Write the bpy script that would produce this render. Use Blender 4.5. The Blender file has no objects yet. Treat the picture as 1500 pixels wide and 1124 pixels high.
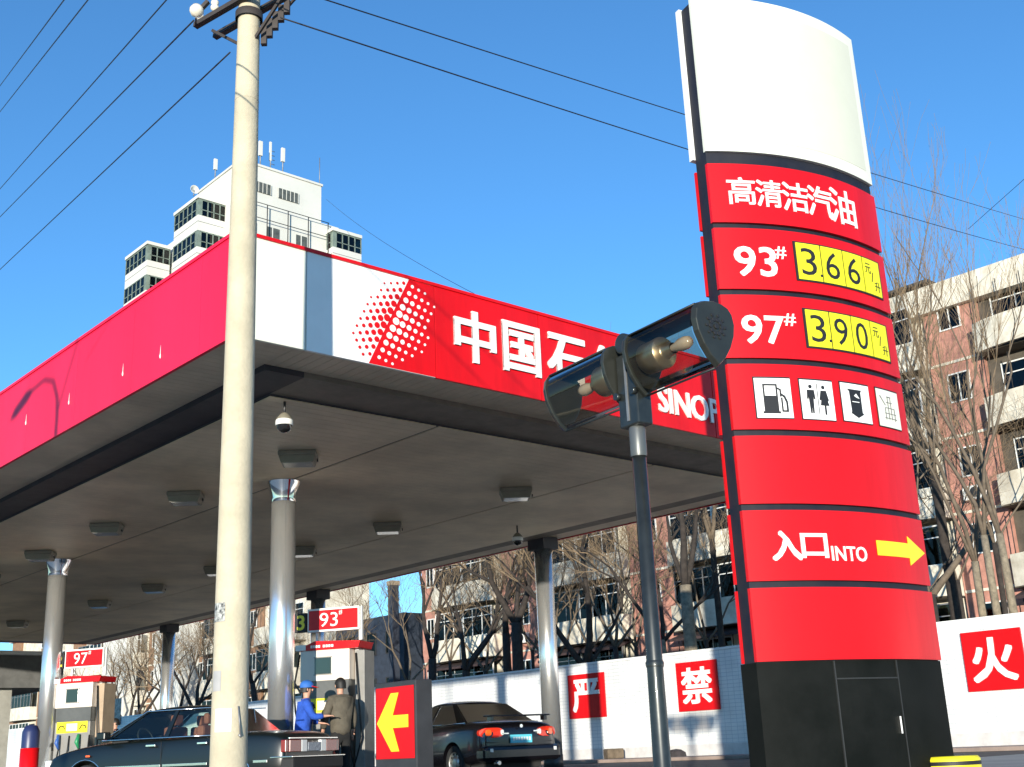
import bpy, math, random
from mathutils import Vector, Matrix
PI = math.pi
R = math.radians
random.seed(7)
scene = bpy.context.scene
col = scene.collection

# ---------------------------------------------------------------- camera
F_PX, PITCH, ROLL = 1734.26, 0.300388, -0.043655      # focal length in pixels of a 1500 px wide frame
CAM_Z = 0.4745
cd = bpy.data.cameras.new('camera'); cam = bpy.data.objects.new('camera', cd); col.objects.link(cam)
cF = Vector((0, math.cos(PITCH), math.sin(PITCH))); cU0 = Vector((0, -math.sin(PITCH), math.cos(PITCH))); cR0 = Vector((1, 0, 0))
cR = cR0 * math.cos(ROLL) + cU0 * math.sin(ROLL); cU = -cR0 * math.sin(ROLL) + cU0 * math.cos(ROLL)
M = Matrix((cR, cU, -cF)).transposed().to_4x4(); M.translation = (0, 0, CAM_Z)
cam.matrix_world = M
cd.sensor_fit = 'HORIZONTAL'; cd.sensor_width = 36; cd.lens = F_PX / 1500 * 36
cd.clip_start = 0.1; cd.clip_end = 2000
scene.camera = cam
# ---------------------------------------------------------------- light
SUN_EL, SUN_AZ = R(4.6), R(188.0)                      # low winter sun from behind the camera
world = bpy.data.worlds.new('World'); scene.world = world; world.use_nodes = True
wn = world.node_tree; wn.nodes.clear()
sky = wn.nodes.new('ShaderNodeTexSky'); sky.sky_type = 'NISHITA'; sky.sun_disc = False
sky.sun_elevation = R(14); sky.sun_rotation = SUN_AZ
sky.air_density = 1.0; sky.dust_density = 0.0; sky.ozone_density = 6.0
tint = wn.nodes.new('ShaderNodeMix'); tint.data_type = 'RGBA'; tint.blend_type = 'MULTIPLY'; tint.inputs[0].default_value = 1
tint.inputs[7].default_value = (.80, 1.02, 1.0, 1)   # the camera's white balance, even over the whole sky
bg = wn.nodes.new('ShaderNodeBackground'); bg.inputs[1].default_value = 0.15
wo = wn.nodes.new('ShaderNodeOutputWorld')
wn.links.new(sky.outputs[0], tint.inputs[6]); wn.links.new(tint.outputs[2], bg.inputs[0]); wn.links.new(bg.outputs[0], wo.inputs[0])
sl = bpy.data.lights.new('sun', 'SUN'); sl.energy = 4.2; sl.angle = R(0.55); sl.color = (1, 0.93, 0.80)
so = bpy.data.objects.new('sun', sl); col.objects.link(so)
sdir = Vector((math.sin(SUN_AZ) * math.cos(SUN_EL), math.cos(SUN_AZ) * math.cos(SUN_EL), math.sin(SUN_EL)))
so.rotation_euler = sdir.to_track_quat('Z', 'Y').to_euler(); so.location = (0, -10, 30)
vs = scene.view_settings; vs.view_transform = 'Standard'; vs.look = 'None'; vs.gamma = 1; vs.use_curve_mapping = False; vs.exposure = 0.75
scene.render.engine = 'CYCLES'
scene.cycles.max_bounces = 6; scene.cycles.transparent_max_bounces = 12

# ---------------------------------------------------------------- places
YA = 0.837558
A = Vector((-math.cos(YA), math.sin(YA), 0)); B = Vector((math.sin(YA), math.cos(YA), 0))
C0 = Vector((-3.23124, 13.08569, 0))                   # foot of the canopy's near corner
ROT = math.atan2(B.y, B.x)                             # station frame: local x along B, local y along A
def ST(a, b, z=0): p = C0 + A * a + B * b; return Vector((p.x, p.y, z))
def ray(x, y): return cF + cR * ((x - 750) / F_PX) - cU * ((y - 562) / F_PX)
CP = Vector((0, 0, CAM_Z))
def atY(x, y, Y): d = ray(x, y); return CP + d * (Y / d.y)
def atb(x, y, b): d = ray(x, y); return CP + d * ((C0.dot(B) + b) / d.dot(B))
def ata(x, y, a): d = ray(x, y); return CP + d * ((C0.dot(A) + a) / d.dot(A))
def atz(x, y, z): d = ray(x, y); return CP + d * ((z - CAM_Z) / d.z)
def ab(P): q = P - C0; return q.dot(A), q.dot(B), P.z

# ---------------------------------------------------------------- materials
MATS = {}
def mat(name, c=(.5, .5, .5), rough=.6, metal=0, var=0.0, vscale=3.0, bump=0.0, bscale=40.0, coat=0.0, spec=.5, emit=None, streak=False, dark=None):
    if name in MATS: return MATS[name]
    m = bpy.data.materials.new(name); m.use_nodes = True; n = m.node_tree; b = n.nodes['Principled BSDF']
    b.inputs['Base Color'].default_value = (*c, 1); b.inputs['Roughness'].default_value = rough
    b.inputs['Metallic'].default_value = metal; b.inputs['Coat Weight'].default_value = coat
    b.inputs['Coat Roughness'].default_value = .06; b.inputs['Specular IOR Level'].default_value = spec
    if emit: b.inputs['Emission Color'].default_value = (*emit[:3], 1); b.inputs['Emission Strength'].default_value = emit[3]
    if var or bump:
        tc = n.nodes.new('ShaderNodeTexCoord'); mp = n.nodes.new('ShaderNodeMapping'); n.links.new(tc.outputs['Object'], mp.inputs[0])
        if streak: mp.inputs['Scale'].default_value = (1, 1, .12)
    if var:
        nz = n.nodes.new('ShaderNodeTexNoise'); nz.inputs['Scale'].default_value = vscale; nz.inputs['Detail'].default_value = 7; nz.inputs['Roughness'].default_value = .65
        n.links.new(mp.outputs[0], nz.inputs['Vector'])
        rp = n.nodes.new('ShaderNodeValToRGB'); d = dark or tuple(x * (1 - var) for x in c)
        rp.color_ramp.elements[0].position = .35; rp.color_ramp.elements[1].position = .62
        rp.color_ramp.elements[0].color = (*d, 1); rp.color_ramp.elements[1].color = (*c, 1)
        n.links.new(nz.outputs['Fac'], rp.inputs[0]); n.links.new(rp.outputs[0], b.inputs['Base Color'])
        mr = n.nodes.new('ShaderNodeMapRange'); mr.inputs['To Min'].default_value = min(1, rough + .12); mr.inputs['To Max'].default_value = max(.03, rough - .05)
        n.links.new(nz.outputs['Fac'], mr.inputs[0]); n.links.new(mr.outputs[0], b.inputs['Roughness'])
    if bump:
        nb = n.nodes.new('ShaderNodeTexNoise'); nb.inputs['Scale'].default_value = bscale; nb.inputs['Detail'].default_value = 5
        n.links.new(mp.outputs[0], nb.inputs['Vector'])
        bp = n.nodes.new('ShaderNodeBump'); bp.inputs['Strength'].default_value = bump; bp.inputs['Distance'].default_value = .02
        n.links.new(nb.outputs['Fac'], bp.inputs['Height']); n.links.new(bp.outputs[0], b.inputs['Normal'])
    MATS[name] = m; return m
def glass(name, tintc=(.8, .85, .85), refl=.25, rough=.02, power=.35):
    if name in MATS: return MATS[name]
    m = bpy.data.materials.new(name); m.use_nodes = True; n = m.node_tree; n.nodes.clear()
    o = n.nodes.new('ShaderNodeOutputMaterial'); t = n.nodes.new('ShaderNodeBsdfTransparent'); g = n.nodes.new('ShaderNodeBsdfGlossy')
    fr = n.nodes.new('ShaderNodeLayerWeight'); fr.inputs[0].default_value = power; mx = n.nodes.new('ShaderNodeMixShader'); ad = n.nodes.new('ShaderNodeMath')
    ad.operation = 'ADD'; ad.inputs[1].default_value = refl; ad.use_clamp = True
    t.inputs[0].default_value = (*tintc, 1); g.inputs['Roughness'].default_value = rough
    n.links.new(fr.outputs[0], ad.inputs[0]); n.links.new(ad.outputs[0], mx.inputs[0]); n.links.new(t.outputs[0], mx.inputs[1]); n.links.new(g.outputs[0], mx.inputs[2]); n.links.new(mx.outputs[0], o.inputs[0])
    MATS[name] = m; return m
def brickmat(name, c1, c2, mortar, w, h, msize=.01, rough=.4, bump=.4, uaxis='XZ', off=.5):
    if name in MATS: return MATS[name]
    m = mat(name, c1, rough); n = m.node_tree; b = n.nodes['Principled BSDF']
    tc = n.nodes.new('ShaderNodeTexCoord'); sp = n.nodes.new('ShaderNodeSeparateXYZ'); cb = n.nodes.new('ShaderNodeCombineXYZ')
    n.links.new(tc.outputs['Object'], sp.inputs[0])
    if uaxis == 'XZ': n.links.new(sp.outputs[0], cb.inputs[0])
    elif uaxis == 'YZ': n.links.new(sp.outputs[1], cb.inputs[0])
    else:
        ad = n.nodes.new('ShaderNodeMath'); n.links.new(sp.outputs[0], ad.inputs[0]); n.links.new(sp.outputs[1], ad.inputs[1]); n.links.new(ad.outputs[0], cb.inputs[0])
    n.links.new(sp.outputs[2], cb.inputs[1])
    bt = n.nodes.new('ShaderNodeTexBrick'); bt.inputs['Scale'].default_value = 1; bt.inputs['Brick Width'].default_value = w; bt.inputs['Row Height'].default_value = h
    bt.inputs['Mortar Size'].default_value = msize; bt.offset = off
    for k, c in (('Color1', c1), ('Color2', c2), ('Mortar', mortar)): bt.inputs[k].default_value = (*c, 1)
    n.links.new(cb.outputs[0], bt.inputs['Vector'])
    nz = n.nodes.new('ShaderNodeTexNoise'); nz.inputs['Scale'].default_value = .8; nz.inputs['Detail'].default_value = 8
    n.links.new(tc.outputs['Object'], nz.inputs['Vector'])
    mr = n.nodes.new('ShaderNodeMapRange'); mr.inputs['From Min'].default_value = .3; mr.inputs['From Max'].default_value = .7; mr.inputs['To Min'].default_value = .72; mr.inputs['To Max'].default_value = 1.05
    n.links.new(nz.outputs['Fac'], mr.inputs[0])
    mx = n.nodes.new('ShaderNodeVectorMath'); mx.operation = 'SCALE'; n.links.new(bt.outputs['Color'], mx.inputs[0]); n.links.new(mr.outputs[0], mx.inputs['Scale'])
    n.links.new(mx.outputs[0], b.inputs['Base Color'])
    bp = n.nodes.new('ShaderNodeBump'); bp.inputs['Strength'].default_value = bump; bp.inputs['Distance'].default_value = .01; bp.invert = True
    n.links.new(bt.outputs['Fac'], bp.inputs['Height']); n.links.new(bp.outputs[0], b.inputs['Normal'])
    return m

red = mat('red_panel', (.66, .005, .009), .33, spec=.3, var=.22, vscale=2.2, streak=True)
redpink = mat('red_panel_sky_tint', (.78, .014, .060), .42, spec=.25, var=.10, vscale=.9, streak=True)  # pink stands for sky reflection on the red, put into the base colour
white = mat('white_paint', (.80, .80, .77), .45, var=.06, vscale=2)
cream = mat('cream_panel', (.72, .72, .61), .4, var=.05, vscale=1.5, streak=True)
yellow = mat('yellow_paint', (.80, .68, .02), .45)
yellow_lit = mat('yellow_number_card', (.72, .70, .012), .5)
black = mat('black_print', (.012, .012, .014), .6)
darkgrey = mat('dark_grey_metal', (.05, .05, .052), .4, metal=.2, var=.3)
chrome = mat('stainless_steel', (.93, .93, .91), .20, metal=.86, var=.04, vscale=2)
chrome2 = mat('bright_chrome', (.85, .85, .85), .08, metal=1)
pylonblack = mat('pylon_side_black', (.010, .012, .022), .5, spec=.25, var=.4, vscale=2, dark=(.02, .02, .026))
pylonbase = mat('pylon_base_black', (.005, .006, .005), .55, spec=.08, var=.5, vscale=1.4, dark=(.010, .011, .010), bump=.05, bscale=9)
soffit = mat('soffit_metal', (.80, .66, .46), .5, var=.30, vscale=.55)
soffit2 = mat('soffit_edge_metal', (.68, .56, .40), .5, var=.25, vscale=.8)
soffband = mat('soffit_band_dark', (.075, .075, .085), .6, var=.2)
concrete = mat('pole_concrete', (.53, .465, .33), .85, var=.20, vscale=2.4, bump=.25, bscale=30)
wallwhite = brickmat('white_wall_tile', (.82, .82, .80), (.78, .79, .78), (.50, .54, .58), .22, .11, .006, .3, .5, 'XZ', 0.0)
asphalt = mat('asphalt', (.055, .055, .055), .9, var=.3, vscale=.6, bump=.4, bscale=60)
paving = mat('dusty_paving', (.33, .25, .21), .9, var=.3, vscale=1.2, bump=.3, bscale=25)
forec = mat('forecourt_concrete', (.055, .052, .048), .8, var=.25, vscale=.5, bump=.2, bscale=30)  # darkened so that less light bounces up to the far ceiling
skin = mat('skin', (.52, .28, .19), .55); hairm = mat('black_hair', (.01, .009, .008), .6)
steel = mat('galvanised_steel', (.30, .30, .30), .5, metal=.6, var=.3)
rubber = mat('rubber', (.02, .02, .02), .8)

# ---------------------------------------------------------------- mesh helpers
class MB:
    def __init__(s): s.v = []; s.f = []; s.sm = []
    def add(s, vs, fs, smooth=False):
        o = len(s.v); s.v += [tuple(v) for v in vs]; s.f += [tuple(i + o for i in f) for f in fs]; s.sm += [smooth] * len(fs); return s
    def box(s, x0, x1, y0, y1, z0, z1):
        s.add([(x0, y0, z0), (x1, y0, z0), (x1, y1, z0), (x0, y1, z0), (x0, y0, z1), (x1, y0, z1), (x1, y1, z1), (x0, y1, z1)],
              [(0, 3, 2, 1), (4, 5, 6, 7), (0, 1, 5, 4), (1, 2, 6, 5), (2, 3, 7, 6), (3, 0, 4, 7)]); return s
    def tube(s, pts, rad, n=8, caps=True, smooth=True):
        pts = [Vector(p) for p in pts]
        if not isinstance(rad, (list, tuple)): rad = [rad] * len(pts)
        vs = []; up = Vector((0, 0, 1))
        d0 = (pts[1] - pts[0]).normalized()
        x = d0.orthogonal().normalized()
        for i, p in enumerate(pts):
            d = (pts[min(i + 1, len(pts) - 1)] - pts[max(i - 1, 0)]).normalized()
            x = (x - d * x.dot(d)).normalized(); y = d.cross(x)
            for k in range(n):
                t = 2 * PI * k / n; vs.append(p + (x * math.cos(t) + y * math.sin(t)) * rad[i])
        fs = []
        for i in range(len(pts) - 1):
            for k in range(n): fs.append((i * n + k, i * n + (k + 1) % n, (i + 1) * n + (k + 1) % n, (i + 1) * n + k))
        s.add(vs, fs, smooth)
        if caps:
            o = len(s.v) - len(vs)
            s.f += [tuple(o + k for k in reversed(range(n))), tuple(o + (len(pts) - 1) * n + k for k in range(n))]; s.sm += [False, False]
        return s
    def cyl(s, x, y, z0, z1, r0, r1=None, n=20, smooth=True): return s.tube([(x, y, z0), (x, y, z1)], [r0, r0 if r1 is None else r1], n, True, smooth)
    def lathe(s, prof, n=20, c=(0, 0, 0)):
        vs = []
        for r, z in prof:
            for k in range(n): t = 2 * PI * k / n; vs.append((c[0] + r * math.cos(t), c[1] + r * math.sin(t), c[2] + z))
        fs = [(i * n + k, i * n + (k + 1) % n, (i + 1) * n + (k + 1) % n, (i + 1) * n + k) for i in range(len(prof) - 1) for k in range(n)]
        return s.add(vs, fs, True)
    def prism(s, poly, y0, y1, smooth=False):            # polygon in x-z, extruded along y
        n = len(poly); vs = [(p[0], y0, p[1]) for p in poly] + [(p[0], y1, p[1]) for p in poly]
        fs = [tuple(range(n)), tuple(reversed(range(n, 2 * n)))]
        s.add(vs, fs); s.add(vs, [(i, i + n, (i + 1) % n + n, (i + 1) % n) for i in range(n)], smooth); return s
    def xf(s, m): s.v = [tuple(m @ Vector(v)) for v in s.v]; return s
    def fn(s, f): s.v = [tuple(f(*v)) for v in s.v]; return s
    def mesh(s, name, m):
        me = bpy.data.meshes.new(name); me.from_pydata(s.v, [], s.f); me.materials.append(m)
        me.polygons.foreach_set('use_smooth', s.sm); me.validate(); me.update(); return me
    def build(s, name, m, parent=None, bevel=0, **kw):
        return link(name, s.mesh(name, m), parent, bevel, **kw)
def link(name, me, parent=None, bevel=0, kind=None, loc=None):
    o = bpy.data.objects.new(name, me); col.objects.link(o); o.parent = parent
    if loc is not None: o.location = loc
    if kind: o['kind'] = kind
    if bevel: b = o.modifiers.new('bevel', 'BEVEL'); b.width = bevel; b.segments = 2; b.limit_method = 'ANGLE'
    return o
def tag(o, label, cat, group=None):
    o['label'] = label; o['category'] = cat
    if group: o['group'] = group
    return o
def thing(name, label, cat, loc=(0, 0, 0), rot=0, group=None):
    o = bpy.data.objects.new(name, None); col.objects.link(o); o.location = loc; o.rotation_euler = (0, 0, rot); o.empty_display_size = .3
    return tag(o, label, cat, group)
def copy_tree(o, parent=None, _k=None):
    if _k is None:
        _k = {}
        for c in bpy.data.objects:
            if c.parent: _k.setdefault(c.parent.name, []).append(c)
    c = o.copy(); col.objects.link(c); c.parent = parent
    for ch in _k.get(o.name, []): copy_tree(ch, c, _k)
    return c

def textmesh(s, w, h, depth=.004, off=0.0, spacing=1.0):
    """lettering as mesh, fitted into 0..w x 0..h in the x-z plane, front at y=-depth"""
    bold, off = max(0.0, off), min(0.0, off)
    cu = bpy.data.curves.new('text', 'FONT'); cu.body = s; cu.size = 1; cu.extrude = 0.02; cu.offset = off; cu.space_character = spacing; cu.resolution_u = 3
    o = bpy.data.objects.new('text', cu); col.objects.link(o)
    dg = bpy.context.evaluated_depsgraph_get(); me = bpy.data.meshes.new_from_object(o.evaluated_get(dg))
    vs = [v.co.copy() for v in me.vertices]; fs = [tuple(p.vertices) for p in me.polygons]
    bpy.data.objects.remove(o); bpy.data.curves.remove(cu); bpy.data.meshes.remove(me)
    b = MB()
    if not vs: return b
    x0 = min(v.x for v in vs); x1 = max(v.x for v in vs); y0 = min(v.y for v in vs); y1 = max(v.y for v in vs)
    if not bold:
        b.add([((v.x - x0) / (x1 - x0) * w, -depth if v.z > 0 else 0.0, (v.y - y0) / (y1 - y0) * h) for v in vs], fs); return b
    d_ = bold * .8                                       # heavier strokes: copies shifted a little, each a hair prouder
    for j, (ax, az) in enumerate([(-1, -1), (1, -1), (-1, 1), (1, 1), (0, -1), (0, 1), (-1, 0), (1, 0), (0, 0)]):
        hh = h / len(s) if False else h
        b.add([(d_ * hh + (v.x - x0) / (x1 - x0) * (w - 2 * d_ * hh) + ax * d_ * hh, (-depth - j * .0003) if v.z > 0 else 0.0006 * j, d_ * hh + (v.y - y0) / (y1 - y0) * (h - 2 * d_ * hh) + az * d_ * hh) for v in vs], fs)
    return b
def shift(b, x, y, z): return b.fn(lambda a, c, d: (a + x, c + y, d + z))

# ================================================================ GROUND
link('ground', MB().box(-600, 600, -400, 900, -.30, -.004).mesh('ground', asphalt), kind='structure')
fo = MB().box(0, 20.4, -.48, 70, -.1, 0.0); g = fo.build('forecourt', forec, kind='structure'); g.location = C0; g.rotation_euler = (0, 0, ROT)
ap = MB().box(-34, -.02, -30, 70, -.1, .006).box(-.02, 19.9, -30, -.5, -.1, .006); g = ap.build('bounce_apron', mat('bounce_apron_pale', (.50, .45, .37), .85, var=.25, vscale=.5, bump=.2), kind='structure'); g.location = C0; g.rotation_euler = (0, 0, ROT)  # pale slab added out of view to bounce light onto the near ceiling
pv = MB().box(20.4, 22.19, -40, 70, .004, .10); g = pv.build('pavement', paving, kind='structure', bevel=.01); g.location = C0; g.rotation_euler = (0, 0, ROT)
yd = MB().box(22.4, 120, -80, 140, -.1, .02); g = yd.build('yard_ground', paving, kind='structure'); g.location = C0; g.rotation_euler = (0, 0, ROT)

# ================================================================ CANOPY
H, HF, HC, OC, LA = 5.2745, 1.3162, 5.17, 13.417, 36.0
cano = thing('station_canopy', 'large flat petrol station canopy with red and white fascia on chrome columns', 'canopy', C0, ROT)
def fascia(x0, x1, m, z0=H, z1=H + HF, name='fascia_panel'):          # front face B-wards, at y=0
    return MB().box(x0 + .008, x1 - .008, 0, .05, z0, z1).build(name, m, cano, bevel=.004)
fascia(0.055, .97, cream)
fw = fascia(.97, 2.99, white)
# slanted red field of the emblem panel, 3 mm proud
MB().prism([(1.90, H + .004), (2.984, H + .004), (2.984, H + HF - .004), (2.56, H + HF - .004)], -.003, -.0005).build('emblem_red_field', red, fw)
seams = [2.99, 4.92, 6.87, 8.85, 10.80, 12.70, OC]
fr = [fascia(seams[i], seams[i + 1], red) for i in range(6)]
# emblem of dots, a halftone globe cut by the slanted edge
dr, dw = MB(), MB()
def disc(mb, x, z, r, y=-.008, n=10):
    mb.prism([(x + r * math.cos(2 * PI * k / n), z + r * math.sin(2 * PI * k / n)) for k in range(n)], y, y + .006)
gc = (2.24, H + .665)
for j in range(11):
    v = (j - 5) / 5.6
    zc = gc[1] + v * .62; edge = 1.93 + (zc - H) / HF * .66
    nl = [2, 3, 4, 5, 5, 5, 5, 5, 5, 4, 4][j]; nr = [3, 4, 5, 6, 6, 6, 5, 5, 5, 5, 3][j]
    big = .052 * (1 - .62 * abs(v) ** 1.6)
    for k in range(nl):
        disc(dr, edge - .07 - k * .105, zc - .025 * k + .02, big * (1 - .155 * k))
    for k in range(nr):
        disc(dw, edge + .075 + k * .105, zc - .025 * k, big * (1 - .125 * k))
dr.build('emblem_dots', red, fw, kind='stuff'); dw.build('emblem_dots', white, fw, kind='stuff')
for i, (ch, x0, x1) in enumerate([('中', 3.31, 4.06), ('国', 4.19, 4.91), ('石', 5.06, 5.84), ('化', 5.96, 6.74)]):
    t = textmesh(ch, x1 - x0, .76, .03, .030); shift(t, x0, 0, H + .325)
    t.build('lettering', white, fr[0] if x1 < 4.95 else fr[1])
t = textmesh('SINOPEC', 2.16, .43, .03, .026, .97); shift(t, 7.44, 0, H + .225); t.build('lettering', white, fr[2])
# thin red cap rail along the top
MB().box(-.03, OC, -.02, .03, H + HF, H + HF + .045).build('fascia_cap', red, cano)
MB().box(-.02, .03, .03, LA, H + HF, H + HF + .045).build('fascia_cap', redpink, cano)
# left fascia along A : x=0 face, panels
ys = [0.0] + [1.95 * k + .9 for k in range(0, 19)] 
ys = [y for y in ys if y < LA] + [LA]
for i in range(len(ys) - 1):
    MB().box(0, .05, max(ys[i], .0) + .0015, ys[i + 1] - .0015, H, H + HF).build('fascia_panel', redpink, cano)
for (px, py) in [(39, 620), (82 + 20, 590), (181, 548), (236, 522)]:
    P = atb(px, py, 0); a_, b_, z_ = ab(P)
    MB().tube([(-.012, a_, z_ + .03), (-.012, a_, z_ + .15)], [.006, .001], 6).build('paint_chip', white, cano); MB().lathe([(0.001, -.035), (.010, -.02), (.012, 0), (.006, .03), (.001, .05)], 8, (-.012, a_, z_)).build('paint_chip', white, cano)
MB().box(0.06, OC, LA - .05, LA, H, H + HF).build('fascia_panel', red, cano)
MB().box(OC - .05, OC, .06, LA - .06, H, H + HF).build('fascia_panel', red, cano)
MB().box(.05, OC - .06, .06, LA - .06, H + .5, H + .56).build('roof_deck', steel, cano)
# perimeter soffit made of narrow boards, the drip edge, the dark step and the inner ceiling
PW, PA, BW, BA = .86, .80, .58, .86                     # edge soffit widths and the dark strip inside it (along B, along A)
mb = MB()
k = 0.06
while k < LA - .06:
    mb.box(.055, PW, k, k + .145, H + .02, H + .035) ; mb.box(OC - PW, OC - .055, k, k + .145, H + .02, H + .035); k += .15
k = PW
while k < OC - PW - .1:
    mb.box(k + .004, k + .145, .055, PA, H + .018, H + .035); mb.box(k + .004, k + .145, LA - PA, LA - .06, H + .018, H + .035); k += .15
mb.build('soffit_board', soffit2, cano, kind='stuff')
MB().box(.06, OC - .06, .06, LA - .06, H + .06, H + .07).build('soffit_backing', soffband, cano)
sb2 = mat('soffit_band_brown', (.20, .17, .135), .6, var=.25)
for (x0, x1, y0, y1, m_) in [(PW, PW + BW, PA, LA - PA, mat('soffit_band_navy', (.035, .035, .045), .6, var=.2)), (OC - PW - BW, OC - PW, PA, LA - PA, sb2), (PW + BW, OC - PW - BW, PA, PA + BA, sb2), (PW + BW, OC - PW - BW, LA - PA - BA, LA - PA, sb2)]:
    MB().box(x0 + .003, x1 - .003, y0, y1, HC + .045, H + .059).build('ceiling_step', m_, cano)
mb = MB(); k = PA + BA
while k < LA - PA - BA - .1:
    for (x0, x1) in [(PW + BW + .002, 4.275), (4.325, 9.075), (9.125, OC - PW - BW - .002)]: mb.box(x0, x1, k, k + .192, HC, HC + .014)
    k += .2
mb.build('ceiling_board', soffit, cano, kind='stuff')
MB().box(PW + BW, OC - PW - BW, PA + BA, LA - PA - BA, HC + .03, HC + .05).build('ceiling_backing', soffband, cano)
# columns
for (a_, b_) in [(6.08, 4.3), (15.85, 4.1), (25.7, 4.25), (8.7, 12.95), (18.6, 12.95), (28.4, 12.95)]:
    near = b_ < 10
    c = MB().cyl(b_, a_, 0, HC - .001, .215, n=40).build('column', chrome, cano)
    if near:
        MB().lathe([(.222, -.36), (.235, -.30), (.235, -.22), (.29, -.04), (.30, 0)], 40, (b_, a_, HC - .002)).build('column_collar', chrome2, c)
    else:
        MB().box(b_ - .24, b_ + .24, a_ - .28, a_ + .28, HC - .16, H + .017).build('column_head', soffband, c, bevel=.01)
    MB().cyl(b_, a_, 0, .35, .225, n=30).build('column_base_ring', darkgrey, c)

# ceiling lamps
lamp_case = mat('lamp_case_metal', (.24, .22, .17), .45, var=.2); lamp_lens = mat('lamp_lens', (.35, .35, .32), .2, coat=.5)
def ceiling_lamp(label, a_, b_):
    t = thing('ceiling_lamp', label, 'ceiling lamp', ST(a_, b_, HC - .002), ROT + R(-38), 'square lamps fixed under the canopy ceiling')
    MB().box(-.30, .30, -.21, .21, -.085, 0).build('housing', lamp_case, t, bevel=.02)
    m = MB(); pr = [(-.29, -.085), (.29, -.085), (.25, -.20), (-.25, -.20)]; m.prism(pr, -.19, .19); m.build('lamp_cover', lamp_case, t, bevel=.012)
    MB().box(-.22, .22, -.16, .16, -.206, -.2).build('lens', lamp_lens, t)
    MB().box(.298, .315, -.05, .03, -.16, -.12).build('latch', black, t)
    return t
for lab, a_, b_ in [
    ('boxy grey ceiling lamp just in front of the thick chrome column nearest the camera', 4.09, 3.37),
    ('boxy grey ceiling lamp left of the concrete pole, nearer of the two there', 7.69, 3.23),
    ('boxy grey ceiling lamp between the pole and the far left chrome column', 11.14, 3.24),
    ('faint grey ceiling lamp right above the far left chrome column', 14.82, 3.29),
    ('ceiling lamp at far left edge of the photo, partly cut off by the frame', 18.4, 3.3),
    ('rounded ceiling lamp nearest to the twin lantern post, alone on the right', 4.36, 8.25),
    ('ceiling lamp in the middle of the ceiling, right of the thick chrome column', 8.36, 8.17),
    ('dim ceiling lamp close to the right edge of the thick chrome column', 11.72, 8.17),
    ('dim ceiling lamp half hidden behind the left edge of the concrete pole', 15.15, 7.8),
    ('dim ceiling lamp left of the pole, right of two in the far dark ceiling', 18.68, 7.8),
    ('dim ceiling lamp left of the pole, left of two in the far dark ceiling', 22.27, 7.8),
    ('barely visible ceiling lamp in the darkest far left corner of the ceiling', 28.05, 7.5)]:
    ceiling_lamp(lab, a_, b_)
domeblack = mat('dome_smoked_black', (.01, .01, .01), .08, coat=1)
def dome_cam(label, a_, b_, drop):
    t = thing('dome_camera', label, 'security camera', ST(a_, b_, HC - .002), 0, 'dome cameras hanging from the canopy')
    MB().cyl(0, 0, -.16 - drop, 0, .018, n=10).build('stem', darkgrey, t)
    MB().lathe([(.03, 0), (.06, -.02), (.10, -.07), (.114, -.11)], 24, (0, 0, -.14 - drop)).build('hood', lamp_case, t); MB().lathe([(.112, -.10), (.120, -.115), (.120, -.17), (.112, -.178)], 24, (0, 0, -.14 - drop)).build('housing', white, t)
    MB().lathe([(.108, 0), (.10, -.045), (.072, -.08), (.035, -.10), (.001, -.105)], 24, (0, 0, -.315 - drop)).build('dome', domeblack, t)
dome_cam('white dome camera hanging at the near corner of the ceiling', 1.75, 1.72, .02)
dome_cam('small dark dome camera hanging above the chrome column by the wall', 7.2, 10.8, .02)

# ================================================================ BACK WALL
WB = 22.2107
wl = thing('perimeter_wall', 'long white tiled boundary wall behind the station with red character boards', 'wall', ST(-30, WB), ROT + PI / 2)
# local x = along A, so use rotated frame: x'->A
MB().box(0, 108, -.24, 0, 0, 3.10).build('wall_panel', wallwhite, wl)
MB().box(0, 108, -.26, .02, 3.10, 3.16).build('coping', white, wl)
MB().box(0, 108, 0, .012, .10, .42).build('skirting', mat('wall_skirting', (.62, .60, .58), .5, var=.2), wl)
# which side faces the camera: local y+ points to -B
def board(label, px0, py0, px1, py1, ch, partial=False):
    P = atb(px0, py0, WB); Q = atb(px1, py1, WB)
    a0, _, z1 = ab(P); a1, _, z0 = ab(Q)
    w = abs(a0 - a1); h = z1 - z0
    t = thing('character_board', label, 'sign', ST(a1, WB - .02, z0), ROT - PI / 2, 'red character boards on the white wall')
    # local x along -A (to the right in the photo), local y along +B (into the wall)
    MB().box(-w, 0, -.05, .0, 0, h).build('board', red, t, bevel=.006)
    m = textmesh(ch, w * .74, h * .74, .03, .028)
    shift(m, -w * .87, -.052, h * .14).build('lettering', white, t)
board('red board with white character for strict, nearest to the black parked car', 833, 990, 890, 1050, '严')
board('red board with the white character for forbid, half in shadow beside the pylon', 991, 972, 1057, 1039, '禁')
board('red board with white character for fire, at right edge right of the pylon', 1408, 928, 1510, 1008, '火')
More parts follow.
